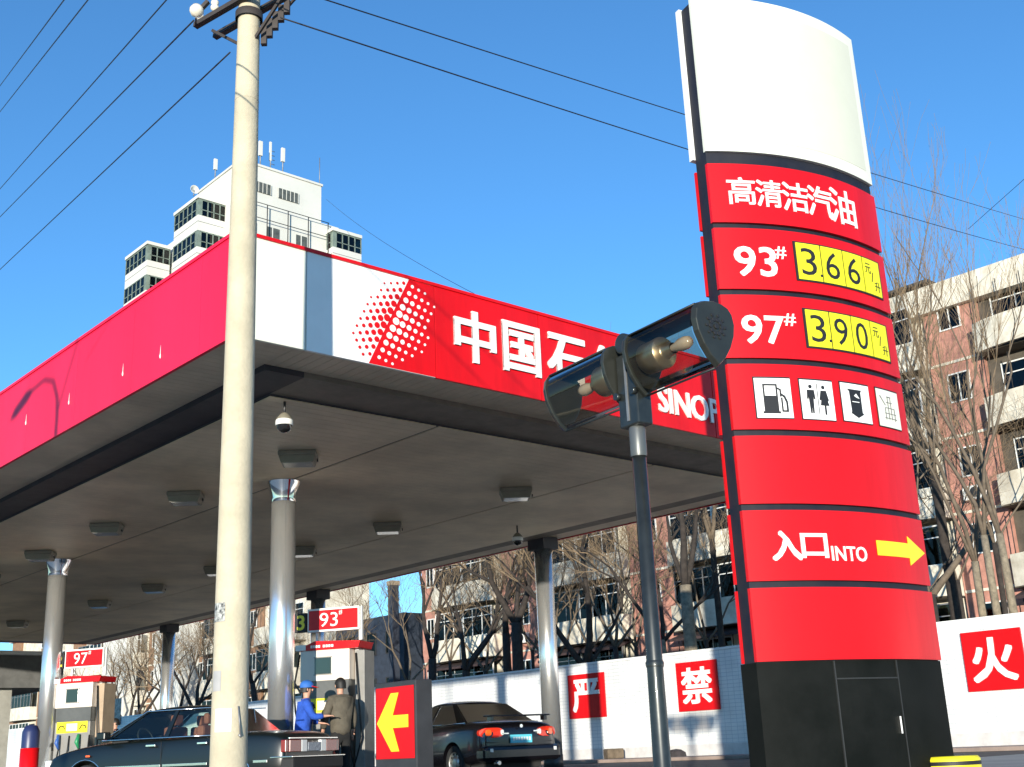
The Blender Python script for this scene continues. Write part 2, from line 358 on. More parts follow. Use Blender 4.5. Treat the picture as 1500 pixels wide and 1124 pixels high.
# ================================================================ PYLON
PX = Vector((.9, .44, 0)).normalized(); PN = Vector((PX.y, -PX.x, 0)); P0 = Vector((2.481, 13.0, 0))
prot = math.atan2(PX.y, PX.x)
pyl = thing('sign_pylon', 'tall black pylon with curved red panels showing fuel prices and an entrance arrow', 'sign pylon', P0, prot)
PWID, BUL = 2.62, .26
def bul(x): return BUL * (1 - ((x - PWID / 2) / (PWID / 2)) ** 2)
def pyl_uv(px, py):
    d = ray(px, py); off = 0
    for _ in range(6):
        t = ((P0 + PN * off - CP).dot(PN)) / d.dot(PN); P = CP + d * t; u = (P - P0).dot(PX); off = bul(max(0, min(PWID, u)))
    return u, P.z
def curved(x0, x1, z0, z1, th, name, m, parent, off=0.0, back=False, n=18):
    b = MB(); vs = []
    for i in range(n + 1):
        x = x0 + (x1 - x0) * i / n; f = bul(x) + off
        if back: ya, yb = CT + .002 + th, CT + .001
        else: ya, yb = -f - .012, (-f - .012 + th)
        if back: ya = CT + .075 + .3 * f
        vs += [(x, ya, z0), (x, ya, z1), (x, yb, z1), (x, yb, z0)]
    fs = []
    for i in range(n):
        for k in range(4): fs.append((i * 4 + k, i * 4 + (k + 1) % 4, i * 4 + 4 + (k + 1) % 4, i * 4 + 4 + k))
    b.add(vs, fs, True); b.add(vs, [(3, 2, 1, 0), tuple(n * 4 + k for k in range(4))])
    me = b.mesh(name, m)
    try: me.set_sharp_from_angle(angle=R(40))
    except Exception: pass
    return link(name, me, parent)
CT = .24
# core behind the panels, curved front, so gaps between panels read as black grooves
b = MB(); vs = []; n = 18
for i in range(n + 1):
    x = .02 + (PWID - .04) * i / n; vs += [(x, -bul(x) * .97 + .03, .0), (x, -bul(x) * .97 + .03, 9.5), (x, CT, 9.5), (x, CT, .0)]
for i in range(n):
    for k in range(4): b.add([], []); b.f.append((i * 4 + k, i * 4 + (k + 1) % 4, i * 4 + 4 + (k + 1) % 4, i * 4 + 4 + k)); b.sm.append(False)
b.v = [tuple(v) for v in vs]; b.f += [(3, 2, 1, 0), tuple(n * 4 + k for k in range(4))]; b.sm += [False, False]
b.build('core', pylonblack, pyl)
curved(0, PWID, 7.36, 9.56, .05, 'top_panel', cream, pyl); curved(.08, PWID - .12, 7.52, 9.40, .004, 'top_panel_face', mat('cream_face', (.60, .60, .49), .5, var=.04, vscale=2), pyl, .004)
pz = [7.19 - i * .8565 for i in range(8)]
panels = []
for i in range(7):
    panels.append(curved(0, PWID, pz[i + 1] + .075, pz[i], .045, 'red_panel', red, pyl))
    curved(.0, PWID, pz[i + 1] + .075, pz[i], .05, 'back_panel', red, pyl, off=-.14, back=True)
curved(-.02, PWID + .02, 7.36, 9.52, .05, 'back_panel', white, pyl, back=True)
# base
mb = MB(); vs = []
for i in range(19):
    x = -.0 + PWID * i / 18; vs += [(x, -bul(x) * .9 + .01, 0), (x, -bul(x) * .9 + .01, 1.262)]
mb.add(vs, [(i * 2, i * 2 + 1, i * 2 + 3, i * 2 + 2) for i in range(18)], True)
mb.add([(0, .01, 0), (0, .01, 1.262), (.0, CT + .05, 1.262), (.0, CT + .05, 0)], [(0, 1, 2, 3)]); mb.add([(PWID, .01, 0), (PWID, .01, 1.262), (PWID, CT + .05, 1.262), (PWID, CT + .05, 0)], [(3, 2, 1, 0)])
bs = mb.build('base', pylonbase, pyl)
def onp(mb, off): return mb.fn(lambda x, y, z: (x, -bul(x) + y - .012 - off, z))
def onbase(mb): return mb.fn(lambda x, y, z: (x, -bul(x) * .9 + .01 + y, z))
def sbox(x0, x1, z0, z1, y0, y1, n=6):
    m = MB()
    for i in range(n): m.box(x0 + (x1 - x0) * i / n, x0 + (x1 - x0) * (i + 1) / n, y0, y1, z0, z1)
    return m
u0, zt = pyl_uv(1228, 996); u1, _ = pyl_uv(1317, 996)
dr_ = onbase(sbox(u0, u1, .02, zt, -.014, -.002)).build('access_door', pylonbase, pyl)
gap = mat('door_seam', (.022, .023, .022), .6)
m = MB()
for (x0, x1, z0, z1) in [(u0 - .02, u0 - .005, .02, zt + .02), (u1 + .005, u1 + .02, .02, zt + .02), (u0 - .02, u0 - .005, zt + .02, 1.26), (u1 + .005, u1 + .02, zt + .02, 1.26)]: m.box(x0, x1, -.018, -.001, z0, z1)
mt = sbox(u0, u1, zt + .005, zt + .02, -.018, -.001, 8); m.add(mt.v, mt.f)
onbase(m).build('door_frame', gap, pyl)
uh, zh = pyl_uv(1319, 1062)
onbase(MB().box(uh - .012, uh + .012, -.05, -.012, zh - .09, zh + .09)).build('door_handle', chrome2, dr_)
# lettering on the panels
def pt(s, px0, py0, px1, py1, parent, m=white, off=.028, d=.008, size=None):
    """fits lettering between two measured corners (lower left, upper right as seen)"""
    ua, za = pyl_uv(px0, py0); ub, zb = pyl_uv(px1, py1)
    t = textmesh(s, ub - ua, zb - za, d, off); shift(t, ua, 0, za); onp(t, .0005).build('lettering', m, parent)
hei = .36
xs = [(1066, 300, 1103, 262), (1108, 303, 1142, 267), (1147, 309, 1180, 272), (1184, 316, 1215, 279), (1217, 325, 1248, 286)]
for ch, q in zip('高清洁汽油', xs):
    pt(ch, *q, panels[0], off=.016)
def quad(px, m, name, parent, y0=-.006, y1=.0):
    """small card on the curved panel, from four measured corners TL TR BR BL"""
    us = [pyl_uv(*p) for p in px]
    uL = (us[0][0] + us[3][0]) / 2; uR = (us[1][0] + us[2][0]) / 2; zT = (us[0][1] + us[1][1]) / 2; zB = (us[2][1] + us[3][1]) / 2
    onp(sbox(uL, uR, zB, zT, y0, y1), .0005).build(name, m, parent)
    return uL, uR, zB, zT
def price(n, px, d, parent, digits):
    uL, uR, zB, zT = quad(px, black, 'price_frame', parent, -.012, 0)
    uL += .02; uR -= .02; zB += .02; zT -= .02
    w = (uR - uL) / 4
    for k in range(4):
        onp(sbox(uL + k * w + .010, uL + (k + 1) * w - .010, zB, zT, -.020, -.012, 3), .0005).build('price_card', yellow_lit, parent)
        s = digits[k]; h = zT - zB
        if k < 3:
            m = textmesh(s, w * (.60), h * .74, .004, -.002); shift(m, uL + k * w + w * .17, -.0205, zB + h * .13); onp(m, .0005).build('digit', black, parent)
        else:
            for q, (cx, cz) in enumerate([(.12, .58), (.42, .36), (.58, .12)]):
                m = textmesh('元/升'[q], w * (.32 if q != 1 else .14), h * .28, .004, 0); shift(m, uL + k * w + w * cx, -.0205, zB + h * cz); onp(m, .0005).build('digit', black, parent)
    return uL, w, zB, zT - zB
uL, w, zB, h = price(0, [(1159, 358), (1285, 383), (1291, 438), (1167, 415)], 0, panels[1], '366-')
m = MB(); disc(m, uL + w * .93, zB + h * .16, .018, -.0245); onp(m, 0).build('digit', black, panels[1])
uL, w, zB, h = price(1, [(1173, 453), (1297, 478), (1302, 532), (1181, 512)], 0, panels[2], '390-')
m = MB(); disc(m, uL + w * .93, zB + h * .2, .018, -.0245); onp(m, 0).build('digit', black, panels[2])
pt('93', 1077, 405, 1134, 364, panels[1], off=.022); pt('#', 1135, 380, 1149, 363, panels[1], off=.01)
pt('97', 1088, 504, 1146, 464, panels[2], off=.022); pt('#', 1148, 478, 1163, 461, panels[2], off=.01)
# pictogram cards
cards = [[(1100, 552), (1155, 554), (1162, 614), (1107, 615)], [(1167, 554), (1217, 559), (1223, 618), (1174, 616)], [(1226, 559), (1269, 565), (1277, 623), (1235, 619)], [(1279, 568), (1311, 575), (1319, 632), (1287, 626)]]
pw = panels[3]
pic = []
for q in cards:
    uL, uR, zB, zT = quad(q, black, 'pictogram_frame', pw, -.01, 0)
    onp(sbox(uL + .01, uR - .01, zB + .01, zT - .02, -.016, -.01, 3), .0005).build('pictogram_card', mat('card_white', (.8, .8, .78), .45) if q is not cards[3] else cream, pw)
    pic.append((uL, uR - uL, zB, zT - zB))
Y0, Y1 = -.0215, -.0165
def icon(k, polys, m=black, name='pictogram'):
    u, w, z, h = pic[k]; b = MB()
    for p in polys: b.prism([(u + w * x, z + h * y) for x, y in p], Y0, Y1)
    onp(b, 0).build(name, m, pw)
def rc(x0, x1, y0, y1): return [(x0, y0), (x1, y0), (x1, y1), (x0, y1)]
icon(0, [rc(.22, .60, .14, .54), rc(.18, .64, .12, .17), rc(.22, .26, .54, .82), rc(.56, .60, .54, .82), rc(.22, .60, .78, .82), [(.60, .74), (.70, .70), (.70, .52), (.66, .52), (.66, .67), (.60, .70)],
         [(.70, .60), (.80, .54), (.86, .40), (.86, .18), (.81, .18), (.81, .38), (.76, .50), (.70, .55)], rc(.68, .72, .18, .5), rc(.68, .86, .16, .20)])
def circ(x, y, r, n=10): return [(x + r * math.cos(2 * PI * i / n), y + r * math.sin(2 * PI * i / n) * .95) for i in range(n)]
icon(1, [circ(.30, .80, .05), [(.2, .72), (.4, .72), (.42, .5), (.38, .5), (.37, .62), (.35, .16), (.31, .16), (.30, .42), (.29, .16), (.25, .16), (.23, .62), (.22, .5), (.18, .5)], rc(.49, .505, .12, .88),
         circ(.68, .80, .05), [(.60, .72), (.76, .72), (.82, .5), (.77, .48), (.74, .6), (.82, .36), (.72, .36), (.72, .14), (.67, .14), (.67, .36), (.56, .36), (.62, .6), (.58, .48), (.54, .5)]])
icon(2, [[(.22, .82), (.70, .82), (.66, .76), (.66, .26), (.70, .22), (.5, .12), (.28, .22), (.30, .28), (.28, .76)]])
b = MB(); u, w, z, h = pic[2]; b.prism([(u + w * x, z + h * y) for x, y in [(.42, .66), (.5, .72), (.6, .6), (.5, .62)]], -.0245, -.022); b.prism([(u + w * x, z + h * y) for x, y in rc(.34, .58, .50, .52)], -.0245, -.022); onp(b, 0).build('pictogram', white, pw)
g_ = mat('print_grey', (.12, .12, .12), .6)
icon(3, [rc(.46, .48, .5, .8), rc(.58, .60, .5, .8), rc(.44, .62, .78, .80), rc(.40, .66, .64, .655), rc(.34, .74, .5, .515), rc(.30, .78, .36, .375), rc(.32, .34, .2, .5), rc(.72, .74, .2, .5), rc(.46, .48, .22, .5), rc(.58, .6, .22, .5), rc(.28, .8, .24, .255), [(.14, .78), (.34, .56), (.36, .57), (.16, .80)]], g_)
pt('入', 1131, 822, 1170, 778, panels[5], off=.035); pt('口', 1174, 818, 1209, 782, panels[5], off=.035)
pt('INTO', 1218, 822, 1267, 802, panels[5], off=.02)
b = MB()
(ua, _), (ub, _) = pyl_uv(1283, 800), pyl_uv(1352, 805); _, zc = pyl_uv(1318, 806)
um = ua + (ub - ua) * .62
for i in range(4):
    x0 = ua + (um - ua) * i / 4; x1 = ua + (um - ua) * (i + 1) / 4; b.prism([(x0, zc - .085), (x1, zc - .085), (x1, zc + .085), (x0, zc + .085)], -.008, 0)
b.prism([(um, zc - .17), (ub, zc), (um, zc + .17)], -.008, 0)
onp(b, .0005).build('arrow', yellow, panels[5])

# yellow bollard by the pylon
P = atY(1390, 1112, 14.0)
bo = thing('bollard', 'yellow round bollard standing beside the black pylon base', 'bollard', (P.x, P.y, 0))
zb = P.z + .03
MB().lathe([(.335, 0), (.335, zb - .03), (.31, zb), (.0, zb)], 32).build('post', yellow, bo); MB().lathe([(.337, zb * .55), (.337, zb * .75)], 32).build('stripe', black, bo)

# ================================================================ UTILITY POLE
PLX, PLY = -2.737, 11.31
up = thing('utility_pole', 'tall pale concrete utility pole in front of the canopy corner', 'utility pole', (PLX, PLY, 0))
MB().lathe([(.170, -.0), (.163, 2), (.145, 5), (.118, 8.5), (.112, 9.3), (.0, 9.3)], 28).build('pole', concrete, up)
arm = mat('rusty_crossarm', (.05, .04, .035), .7, var=.3)
th_ = R(-36)
def rx(x, y): return (x * math.cos(th_) - y * math.sin(th_), x * math.sin(th_) + y * math.cos(th_))
def bar(mb, p, q, r=.03): mb.tube([p, q], r, 4, True, False)
z0 = 8.46
m = MB(); p = rx(-.75, -.14); q = rx(.75, -.14); bar(m, (p[0], p[1], z0 + .05), (q[0], q[1], z0 + .05), .045); p = rx(-.75, .14); q = rx(.75, .14); bar(m, (p[0], p[1], z0 + .05), (q[0], q[1], z0 + .05), .045)
m.build('crossarm', arm, up)
m = MB(); p = rx(.62, 0); bar(m, (p[0], p[1], z0), (rx(.1, 0)[0], rx(.1, 0)[1], z0 - .42), .022); p = rx(-.62, 0); bar(m, (p[0], p[1], z0), (rx(-.1, 0)[0], rx(-.1, 0)[1], z0 - .42), .022)
p = rx(.6, .15); bar(m, (p[0], p[1], z0 - .02), (rx(.12, .12)[0], rx(.12, .12)[1], z0 - .3), .018); m.build('brace', arm, up)
MB().lathe([(.15, -.04), (.15, .05), (.12, .06)], 20, (0, 0, z0 - .1)).build('clamp_ring', arm, up)
m = MB()
for k in range(5):
    p = rx(.5 - .09 * k, .1); m.box(p[0] - .03, p[0] + .03, p[1] - .03, p[1] + .03, z0 - .22 - .06 * k, z0 - .04 - .045 * k)
m.build('cable_bracket', arm, up)
porc = mat('porcelain', (.75, .68, .55), .2, coat=.6)
for x_ in (-.68, -.42, .42, .70):
    p = rx(x_, -.14); m = MB(); m.lathe([(.02, 0), (.045, .02), (.05, .05), (.03, .07), (.045, .09), (.045, .12), (.02, .14), (.0, .145)], 14, (p[0], p[1], z0 + .095)); m.build('insulator', porc, up)
Pi = atY(288, 16, 10.95); q = Pi - Vector((PLX, PLY, 0))
m = MB(); prof = [(0.001, -.075), (.05, -.06), (.075, -.015), (.075, .02), (.05, .06), (.001, .075)]; m.lathe(prof, 18, tuple(q)); m.build('ball_insulator', porc, up)
m = MB(); pe = rx(-.75, -.14); bar(m, (q.x, q.y, q.z + .06), (pe[0], pe[1], z0 + .05), .014); bar(m, (q.x + .03, q.y, q.z), (q.x + .12, q.y, q.z + .11), .03); m.build('strain_link', arm, up)
# number plate and paper scraps wrapped on the pole
def wrap(z0, z1, t0, t1, name, m_, r):
    b = MB(); n = 8
    vs = []
    for i in range(n + 1):
        t = t0 + (t1 - t0) * i / n
        for z in (z0, z1):
            rr = .170 - (z) * .0036 + r; vs.append((rr * math.cos(t), rr * math.sin(t), z))
    b.add(vs, [(i * 2, i * 2 + 2, i * 2 + 3, i * 2 + 1) for i in range(n)], True); return b.build(name, m_, up)
tc_ = math.atan2(-PLY, -PLX)                       # towards the camera
def plz(py): return atY(330, py, 11.14).z
wrap(plz(910), plz(882), tc_ - 1.35, tc_ - .42, 'number_plate', mat('plate_print', (.55, .55, .5), .5, var=.95, vscale=26, dark=(.01, .01, .01)), .004)
wrap(plz(1012), plz(982), tc_ - 1.2, tc_ - .55, 'grey_patch', mat('grey_patch', (.38, .37, .36), .9, var=.2), .003)
wrap(plz(1072), plz(1038), tc_ - .85, tc_ + .1, 'paper_scrap', mat('paper_scrap', (.70, .74, .74), .9, var=.25, vscale=9), .003)
for zz_ in (1.9, 3.4, 4.7, 6.1, 7.3): MB().lathe([(.1705 - zz_ * .0056, -.004), (.172 - zz_ * .0056, 0), (.1705 - zz_ * .0056, .004)], 24, (0, 0, zz_)).build('mould_ring', concrete, up)
m = MB(); m.tube([(.19 * math.cos(tc_ + .55), .19 * math.sin(tc_ + .55), plz(1078)), (.172 * math.cos(tc_ + .45), .172 * math.sin(tc_ + .45), plz(1035))], .007, 5); m.lathe([(.001, -.02), (.018, 0), (.001, .02)], 8, (.18 * math.cos(tc_ + .55), .18 * math.sin(tc_ + .55), plz(1078))); m.build('wire_hook', steel, up)

# ================================================================ OVERHEAD WIRES
wm = mat('wire_black', (.012, .012, .016), .6)
def wire(label, p, q, sag, r=.009):
    p = Vector(p); q = Vector(q); n = 24; o = p
    pts = [(p + (q - p) * (i / n) - Vector((0, 0, sag * 4 * (i / n) * (1 - i / n)))) - o for i in range(n + 1)]
    w = MB().tube(pts, r, 5).build('overhead_wire', wm); w.location = o
    tag(w, label, 'wire', 'overhead wires')
def ext(p, q, k0, k1):
    return p + (q - p) * k0, p + (q - p) * k1
def wire2(label, x0, y0, Y0, x1, y1, Y1, k0=0, k1=1, sag=0, r=.009):
    p, q = atY(x0, y0, Y0), atY(x1, y1, Y1); a_, b_ = ext(p, q, k0, k1); wire(label, a_, b_, sag, r)
wire2('thin black wire crossing the sky at the extreme top left corner', 0, 126, 26, 94, 0, 13, -1.2, 1.6)
wire2('thin black wire at top left, second from the corner', 0, 164, 26, 129, 0, 12.6, -1.2, 1.6)
wire2('long black wire crossing the left sky, third from the corner', 0, 277, 27, 244, 0, 12.2, -1.0, 1.3)
wire2('black wire running up to the round ball insulator beside the pole', 0, 318, 27, 284, 30, 10.97, -1.0, 1.0)
wire2('lowest black wire on the left, ending at the concrete pole', 0, 395, 27, 337, 77, 11.3, -1.0, 1.0)
wire2('black wire from the pole top, passing behind the pylon, lower of two', 411, 26, 11.0, 1500, 361, 36, 0, 1.25, .18)
wire2('black wire starting at the top edge and crossing behind the pylon, upper of two', 495, -2, 12.5, 1500, 319, 37, -.3, 1.25, .12)
wire2('hair thin wire running down from the white tower block to the canopy', 478, 292, 88, 700, 422, 44, 0, 1.2, .6, .012)
wire2('short faint wire rising at the far right above the bare tree', 1418, 336, 34, 1520, 245, 30, 0, 1.5, .0, .008)

# ================================================================ TWIN LANTERN
lp = thing('lantern_post', 'dark twin headed lantern post standing in front of the pylon', 'lamp post', (0.965, 9.0, 0))
postm = mat('lantern_dark_green', (.028, .032, .030), .34, metal=.3, var=.4, vscale=8, coat=.3)
MB().lathe([(.085, 0), (.085, .12), (.068, .16), (.062, .9), (.055, 2.88), (.0, 2.88)], 24).build('pole', postm, lp)
MB().lathe([(.066, 0), (.070, .03), (.060, .05)], 24, (0, 0, 1.02)).build('pole_band', postm, lp)
MB().lathe([(.062, 0), (.066, .02), (.066, .22), (.058, .24)], 24, (0, 0, 2.62)).build('pole_sleeve', mat('sleeve_grey', (.12, .125, .12), .4, metal=.4), lp)
# joint block
jr = math.atan2(-.83, .56)                            # lantern axis, local x towards the nearer (right) lantern
J = Matrix.Rotation(jr, 4, 'Z')
m = MB().box(-.115, .115, -.075, .075, 2.86, 3.46); m.xf(J); m.build('head_block', postm, lp, bevel=.012)
m = MB(); m.tube([(0, -.10, 3.54), (0, .10, 3.54)], .085, 20); m.xf(J); m.build('hinge_barrel', postm, lp, bevel=.01)
m = MB().box(-.012, .012, -.083, -.074, 2.9, 3.42); m.xf(J); m.build('head_seam', steel, lp)
sec = [(-.175, .12), (-.14, .165), (-.08, .19), (0, .20), (.08, .19), (.14, .165), (.175, .12), (.19, .04), (.175, -.05), (.13, -.15), (.07, -.235), (0, -.295), (-.07, -.235), (-.13, -.15), (-.175, -.05), (-.19, .04)]
lg = glass('lantern_glass', (.70, .64, .56), .05, .03, .08); brass = mat('lamp_reflector', (.62, .55, .40), .3, metal=.9, var=.2); bulbm = mat('bulb_glass', (.50, .47, .40), .15, coat=.6)
capm = mat('lantern_cap', (.035, .037, .030), .38, metal=.3, var=.3, coat=.2)
for sgn, zc in ((1, 3.38), (-1, 3.36)):
    x0, x1 = .155, .93
    def place(mb): return mb.fn(lambda x, y, z: (sgn * x, y * (1 if sgn > 0 else 1), z + zc)).xf(J)
    hd = MB()
    # dark upper shade over the top arc
    n = len(sec); arc = [sec[i] for i in (1, 2, 3, 4, 5)]
    hd = MB(); vs = []
    for (u, v) in arc: vs += [(x0, u * 1.03, v + .006), (x1, u * 1.03, v + .006), (x1, u * .97, v - .006), (x0, u * .97, v - .006)]
    hd.add(vs, [(i * 4 + k, i * 4 + (k + 1) % 4, i * 4 + 4 + (k + 1) % 4, i * 4 + 4 + k) for i in range(4) for k in range(4)], False); hd = place(hd).build('lantern_shade', postm, lp)
    gl = MB(); lo = [sec[i % n] for i in range(5, 18)]
    vs = []
    for (u, v) in lo: vs += [(x0 + .02, u * .985, v * .985), (x1 - .02, u * .985, v * .985)]
    gl.add(vs, [(i * 2, i * 2 + 1, i * 2 + 3, i * 2 + 2) for i in range(12)], True); place(gl).build('lantern_glass', lg, hd)
    for (xa, xb, nm) in ((x0 - .035, x0, 'inner_cap'), (x1, x1 + .05, 'end_cap')):
        m = MB(); sc_ = 1.06
        vs = [(xa, u * sc_, v * sc_) for u, v in sec] + [(xb, u * (sc_ if nm == 'inner_cap' else sc_ * .93), v * (sc_ if nm == 'inner_cap' else sc_ * .93)) for u, v in sec]
        m.add(vs, [tuple(range(n)), tuple(reversed(range(n, 2 * n)))] + [(i, i + n, (i + 1) % n + n, (i + 1) % n) for i in range(n)])
        cp = place(m).build(nm, capm, hd, bevel=.006)
        if nm == 'end_cap':
            m = MB()
            for k in range(10):
                t = 2 * PI * k / 10
                for rr, s_ in ((.055, .018), (.09, .012)):
                    cx, cz = rr * math.cos(t), rr * math.sin(t)
                    m.tube([(xb - .004, cx, cz), (xb + .008, cx, cz)], s_, 6)
            m.tube([(xb - .004, 0, 0), (xb + .012, 0, 0)], .022, 8)
            place(m).build('vent_rosette', black, cp)
    m = MB(); m.lathe([(.085, 0), (.122, .02), (.128, .21), (.118, .225), (.07, .235), (.055, .25), (.045, .33)], 24); m.fn(lambda x, y, z: (x0 + .02 + z, y, x - .02)); place(m).build('reflector', brass, hd)
    m = MB(); m.lathe([(.03, 0), (.036, .04), (.050, .09), (.052, .15), (.040, .19), (.0, .21)], 20); m.fn(lambda x, y, z: (x0 + .34 + z, y, x - .02)); place(m).build('bulb', bulbm, hd)
    for ry, rz in ((0, -.305), (.145, .17), (-.145, .17)): place(MB().tube([(x0, ry, rz), (x1, ry, rz)], .009, 6)).build('edge_rail', postm, hd)
for s_ in (-1, 1):
    m = MB(); m.tube([(s_ * .10, -.115, 3.12), (s_ * .10, -.07, 3.12)], .03, 10); m.xf(J); m.build('wing_bolt', postm, lp)

# street lamp behind the camera whose shadow falls on the left fascia
ls = thing('street_lamp', 'curved arm street lamp across the street, out of the frame, its shadow on the fascia', 'street lamp', (0, 0, 0))
tt = 12.0; Pq = ab_p = ST(5.47, 0); base = Pq + Vector((sdir.x, sdir.y, 0)).normalized() * tt; ls.location = (base.x, base.y, 0)
hz = 5.95 + tt * math.tan(SUN_EL)
MB().tube([(0, 0, 0), (0, 0, hz - .35), (-.04, 0, hz - .05), (-.2, 0, hz + .27), (-.5, 0, hz + .42), (-1.0, 0, hz + .40)], [.06, .05, .045, .04, .035, .035], 12).build('pole', steel, ls)
MB().tube([(-.9, 0, hz + .40), (-1.05, 0, hz + .38), (-1.45, 0, hz + .24), (-1.6, 0, hz + .18)], [.05, .11, .10, .02], 12).build('lamp_head', steel, ls)
MB().tube([(0, 0, hz - .3), (.25, 0, hz + .2), (.55, 0, hz + .75), (1.2, 0, hz + 1.7)], .02, 8).build('stay_rod', steel, ls)
#@@PART2@@
# ================================================================ RESIDENTIAL BLOCKS BEHIND THE WALL
bwhite = mat('facade_pale', (.74, .69, .57), .8, var=.4, vscale=1.6, bump=.15, bscale=8, dark=(.50, .45, .35))
bbrick = mat('facade_red_brick', (.50, .24, .18), .85, var=.35, vscale=2, bump=.2, bscale=40)
bdark = mat('recess_dark', (.10, .085, .065), .8, var=.5, vscale=1.5)
winf = mat('window_frame_white', (.72, .72, .68), .5)
winpane = glass('window_pane', (.13, .16, .14), .02, .03, .22)
curtain = mat('curtain', (.30, .30, .25), .9, var=.6, vscale=1.7)
tan = mat('facade_tan', (.30, .17, .10), .85, var=.3)
rail = mat('iron_rail', (.03, .03, .03), .6)
def win_mesh(w, h, nx=2, transom=True, t=.05, d=.06):
    """frame with mullions, local x-facing (outside towards -x), width along y"""
    m = MB()
    m.box(-d, 0, 0, t, 0, h); m.box(-d, 0, w - t, w, 0, h); m.box(-d, 0, t, w - t, 0, t); m.box(-d, 0, t, w - t, h - t, h)
    for i in range(1, nx): m.box(-d * .9, 0, w * i / nx - t * .4, w * i / nx + t * .4, t, h - t)
    if transom: m.box(-d * .8, -.005, t, w - t, h * .68, h * .68 + t * .8)
    return m
_wm = {}
def window(parent, x, y, z, w, h, nx=2, transom=True, frame=None, name='window', pane=True):
    key = (round(w, 2), round(h, 2), nx, transom, (frame or winf).name)
    if key not in _wm:
        _wm[key] = (win_mesh(w, h, nx, transom).mesh(name, frame or winf), MB().box(-.03, -.02, .03, w - .03, .03, h - .03).mesh('pane', winpane), MB().box(.12, .14, .04, w - .04, .03, h - .03).mesh('curtain', curtain))
    f, p, c = _wm[key]
    o = link(name, f, parent, loc=(x, y, z)); link('pane', p, o)
    if random.random() < .75: link('curtain', c, o)
    return o
def block(name, label, x0, depth, ybays, zr, storeys, ends, base_z=-.4, pitch=2.8, wall_m=None, parapet_m=None, brick=None):
    """residential block: facade on plane x=x0 (facing -x), bays = list of (type, y0, y1)"""
    t = thing(name, label, 'apartment building', C0, ROT)
    y0, y1 = ends; wall_m = wall_m or bwhite; parapet_m = parapet_m or bwhite; brick = brick or bbrick
    MB().box(x0 + .3, x0 + depth, y0, y1, 0, zr - .1).build('wall', wall_m, t)
    rf = MB().box(x0 - .25, x0 + depth + .2, y0 - .15, y1 + .15, zr - 1.05, zr).build('roof_parapet', parapet_m, t)
    for i, (ty, a0, a1) in enumerate(ybays):
        if ty == 'brick':
            MB().box(x0 + .02, x0 + .299, a0, a1, 0, zr - 1.06).build('brick_wall', brick, t)
        else:
            MB().box(x0 + .25, x0 + .299, a0, a1, 0, zr - 1.06).build('recess_wall', bdark if ty == 'open' else wall_m, t)
        for s in range(storeys):
            z = base_z + pitch * s
            if z + pitch > zr: break
            if ty == 'brick':
                w_ = min(.9, (a1 - a0) * .42)
                window(t, x0 + .018, (a0 + a1) / 2 - w_ / 2, z + 1.25, w_, 1.1, 2 if w_ > .6 else 1, False)
                if s and a1 - a0 > 1.4: MB().box(x0 - .03, x0 + .019, a0 + .05, a1 - .05, z - .06, z + .04).build('string_course', parapet_m, t)
            else:
                ztop = z + .98
                if s > 0:
                    # parapet: projecting band with three faces, slightly bowed
                    n = 8; vs = []
                    for k in range(n + 1):
                        y = a0 + .05 + (a1 - a0 - .1) * k / n; bow = .95 - .35 * (abs(2 * k / n - 1) ** 3)
                        for zz in (z - .12, ztop): vs += [(x0 - bow, y, zz), (x0 - bow + .12, y, zz)]
                    fs = []
                    for k in range(n):
                        o = k * 4; fs += [(o, o + 4, o + 6, o + 2), (o + 1, o + 3, o + 7, o + 5), (o + 2, o + 6, o + 7, o + 3), (o, o + 1, o + 5, o + 4)]
                    m = MB().add(vs, fs); m.box(x0 - .60, x0 - .48, a0 + .05, a0 + .17, z - .12, ztop); m.box(x0 - .48, x0 + .24, a0 + .05, a0 + .17, z - .12, ztop); m.box(x0 - .48, x0 + .24, a1 - .17, a1 - .05, z - .12, ztop)
                    bl = m.build('balcony', parapet_m, t)
                    MB().box(x0 - .62, x0 + .24, a0 + .06, a1 - .06, z - .16, z - .121).build('balcony_floor', bdark, bl)
                wdt = (a1 - a0 - .5)
                if ty == 'glazed' or (ty == 'mixed' and random.random() < .6):
                    k = 2; ww = wdt / k
                    for j in range(k): window(t, x0 - .50, a0 + .25 + ww * j, ztop + .005, ww - .04, 1.45, 3, True, winf if random.random() < .7 else steel)
                else:
                    for j in range(2): window(t, x0 + .24, a0 + .35 + wdt * .5 * j, z + .95, wdt * .5 - .35, 1.35, 2, True)
                    m = MB()
                    for q in range(6): y = a0 + .3 + wdt * q / 5; m.tube([(x0 - .45, y, ztop), (x0 - .45, y, ztop + 1.5)], .018, 4)
                    if s: m.build('clothes_rail', rail, t, kind='stuff')
        # air conditioner on some brick piers
        if ty == 'brick' and random.random() < .8:
            zz = base_z + pitch * random.choice([2, 3, 4]) + .35
            ac = MB().box(x0 - .32, x0 - .02, (a0 + a1) / 2 - .38, (a0 + a1) / 2 + .38, zz, zz + .5).build('air_conditioner', winf, t, bevel=.01)
            MB().tube([(x0 - .325, (a0 + a1) / 2 - .08, zz + .25), (x0 - .331, (a0 + a1) / 2 - .08, zz + .25)], .19, 18).build('fan_grille', rail, ac)
    return t
bays = [('brick', 39.6, 41.2), ('mixed', 34.4, 39.6), ('brick', 31.2, 34.4), ('glazed', 25.4, 31.2), ('brick', 22.6, 25.4), ('mixed', 17.2, 22.6), ('brick', 15.6, 17.2),
        ('glazed', 9.3, 15.6), ('brick', 7.2, 9.3), ('open', 2.2, 7.2), ('brick', 0.6, 2.2), ('mixed', -4.8, .6), ('brick', -7, -4.8), ('mixed', -12, -7)]
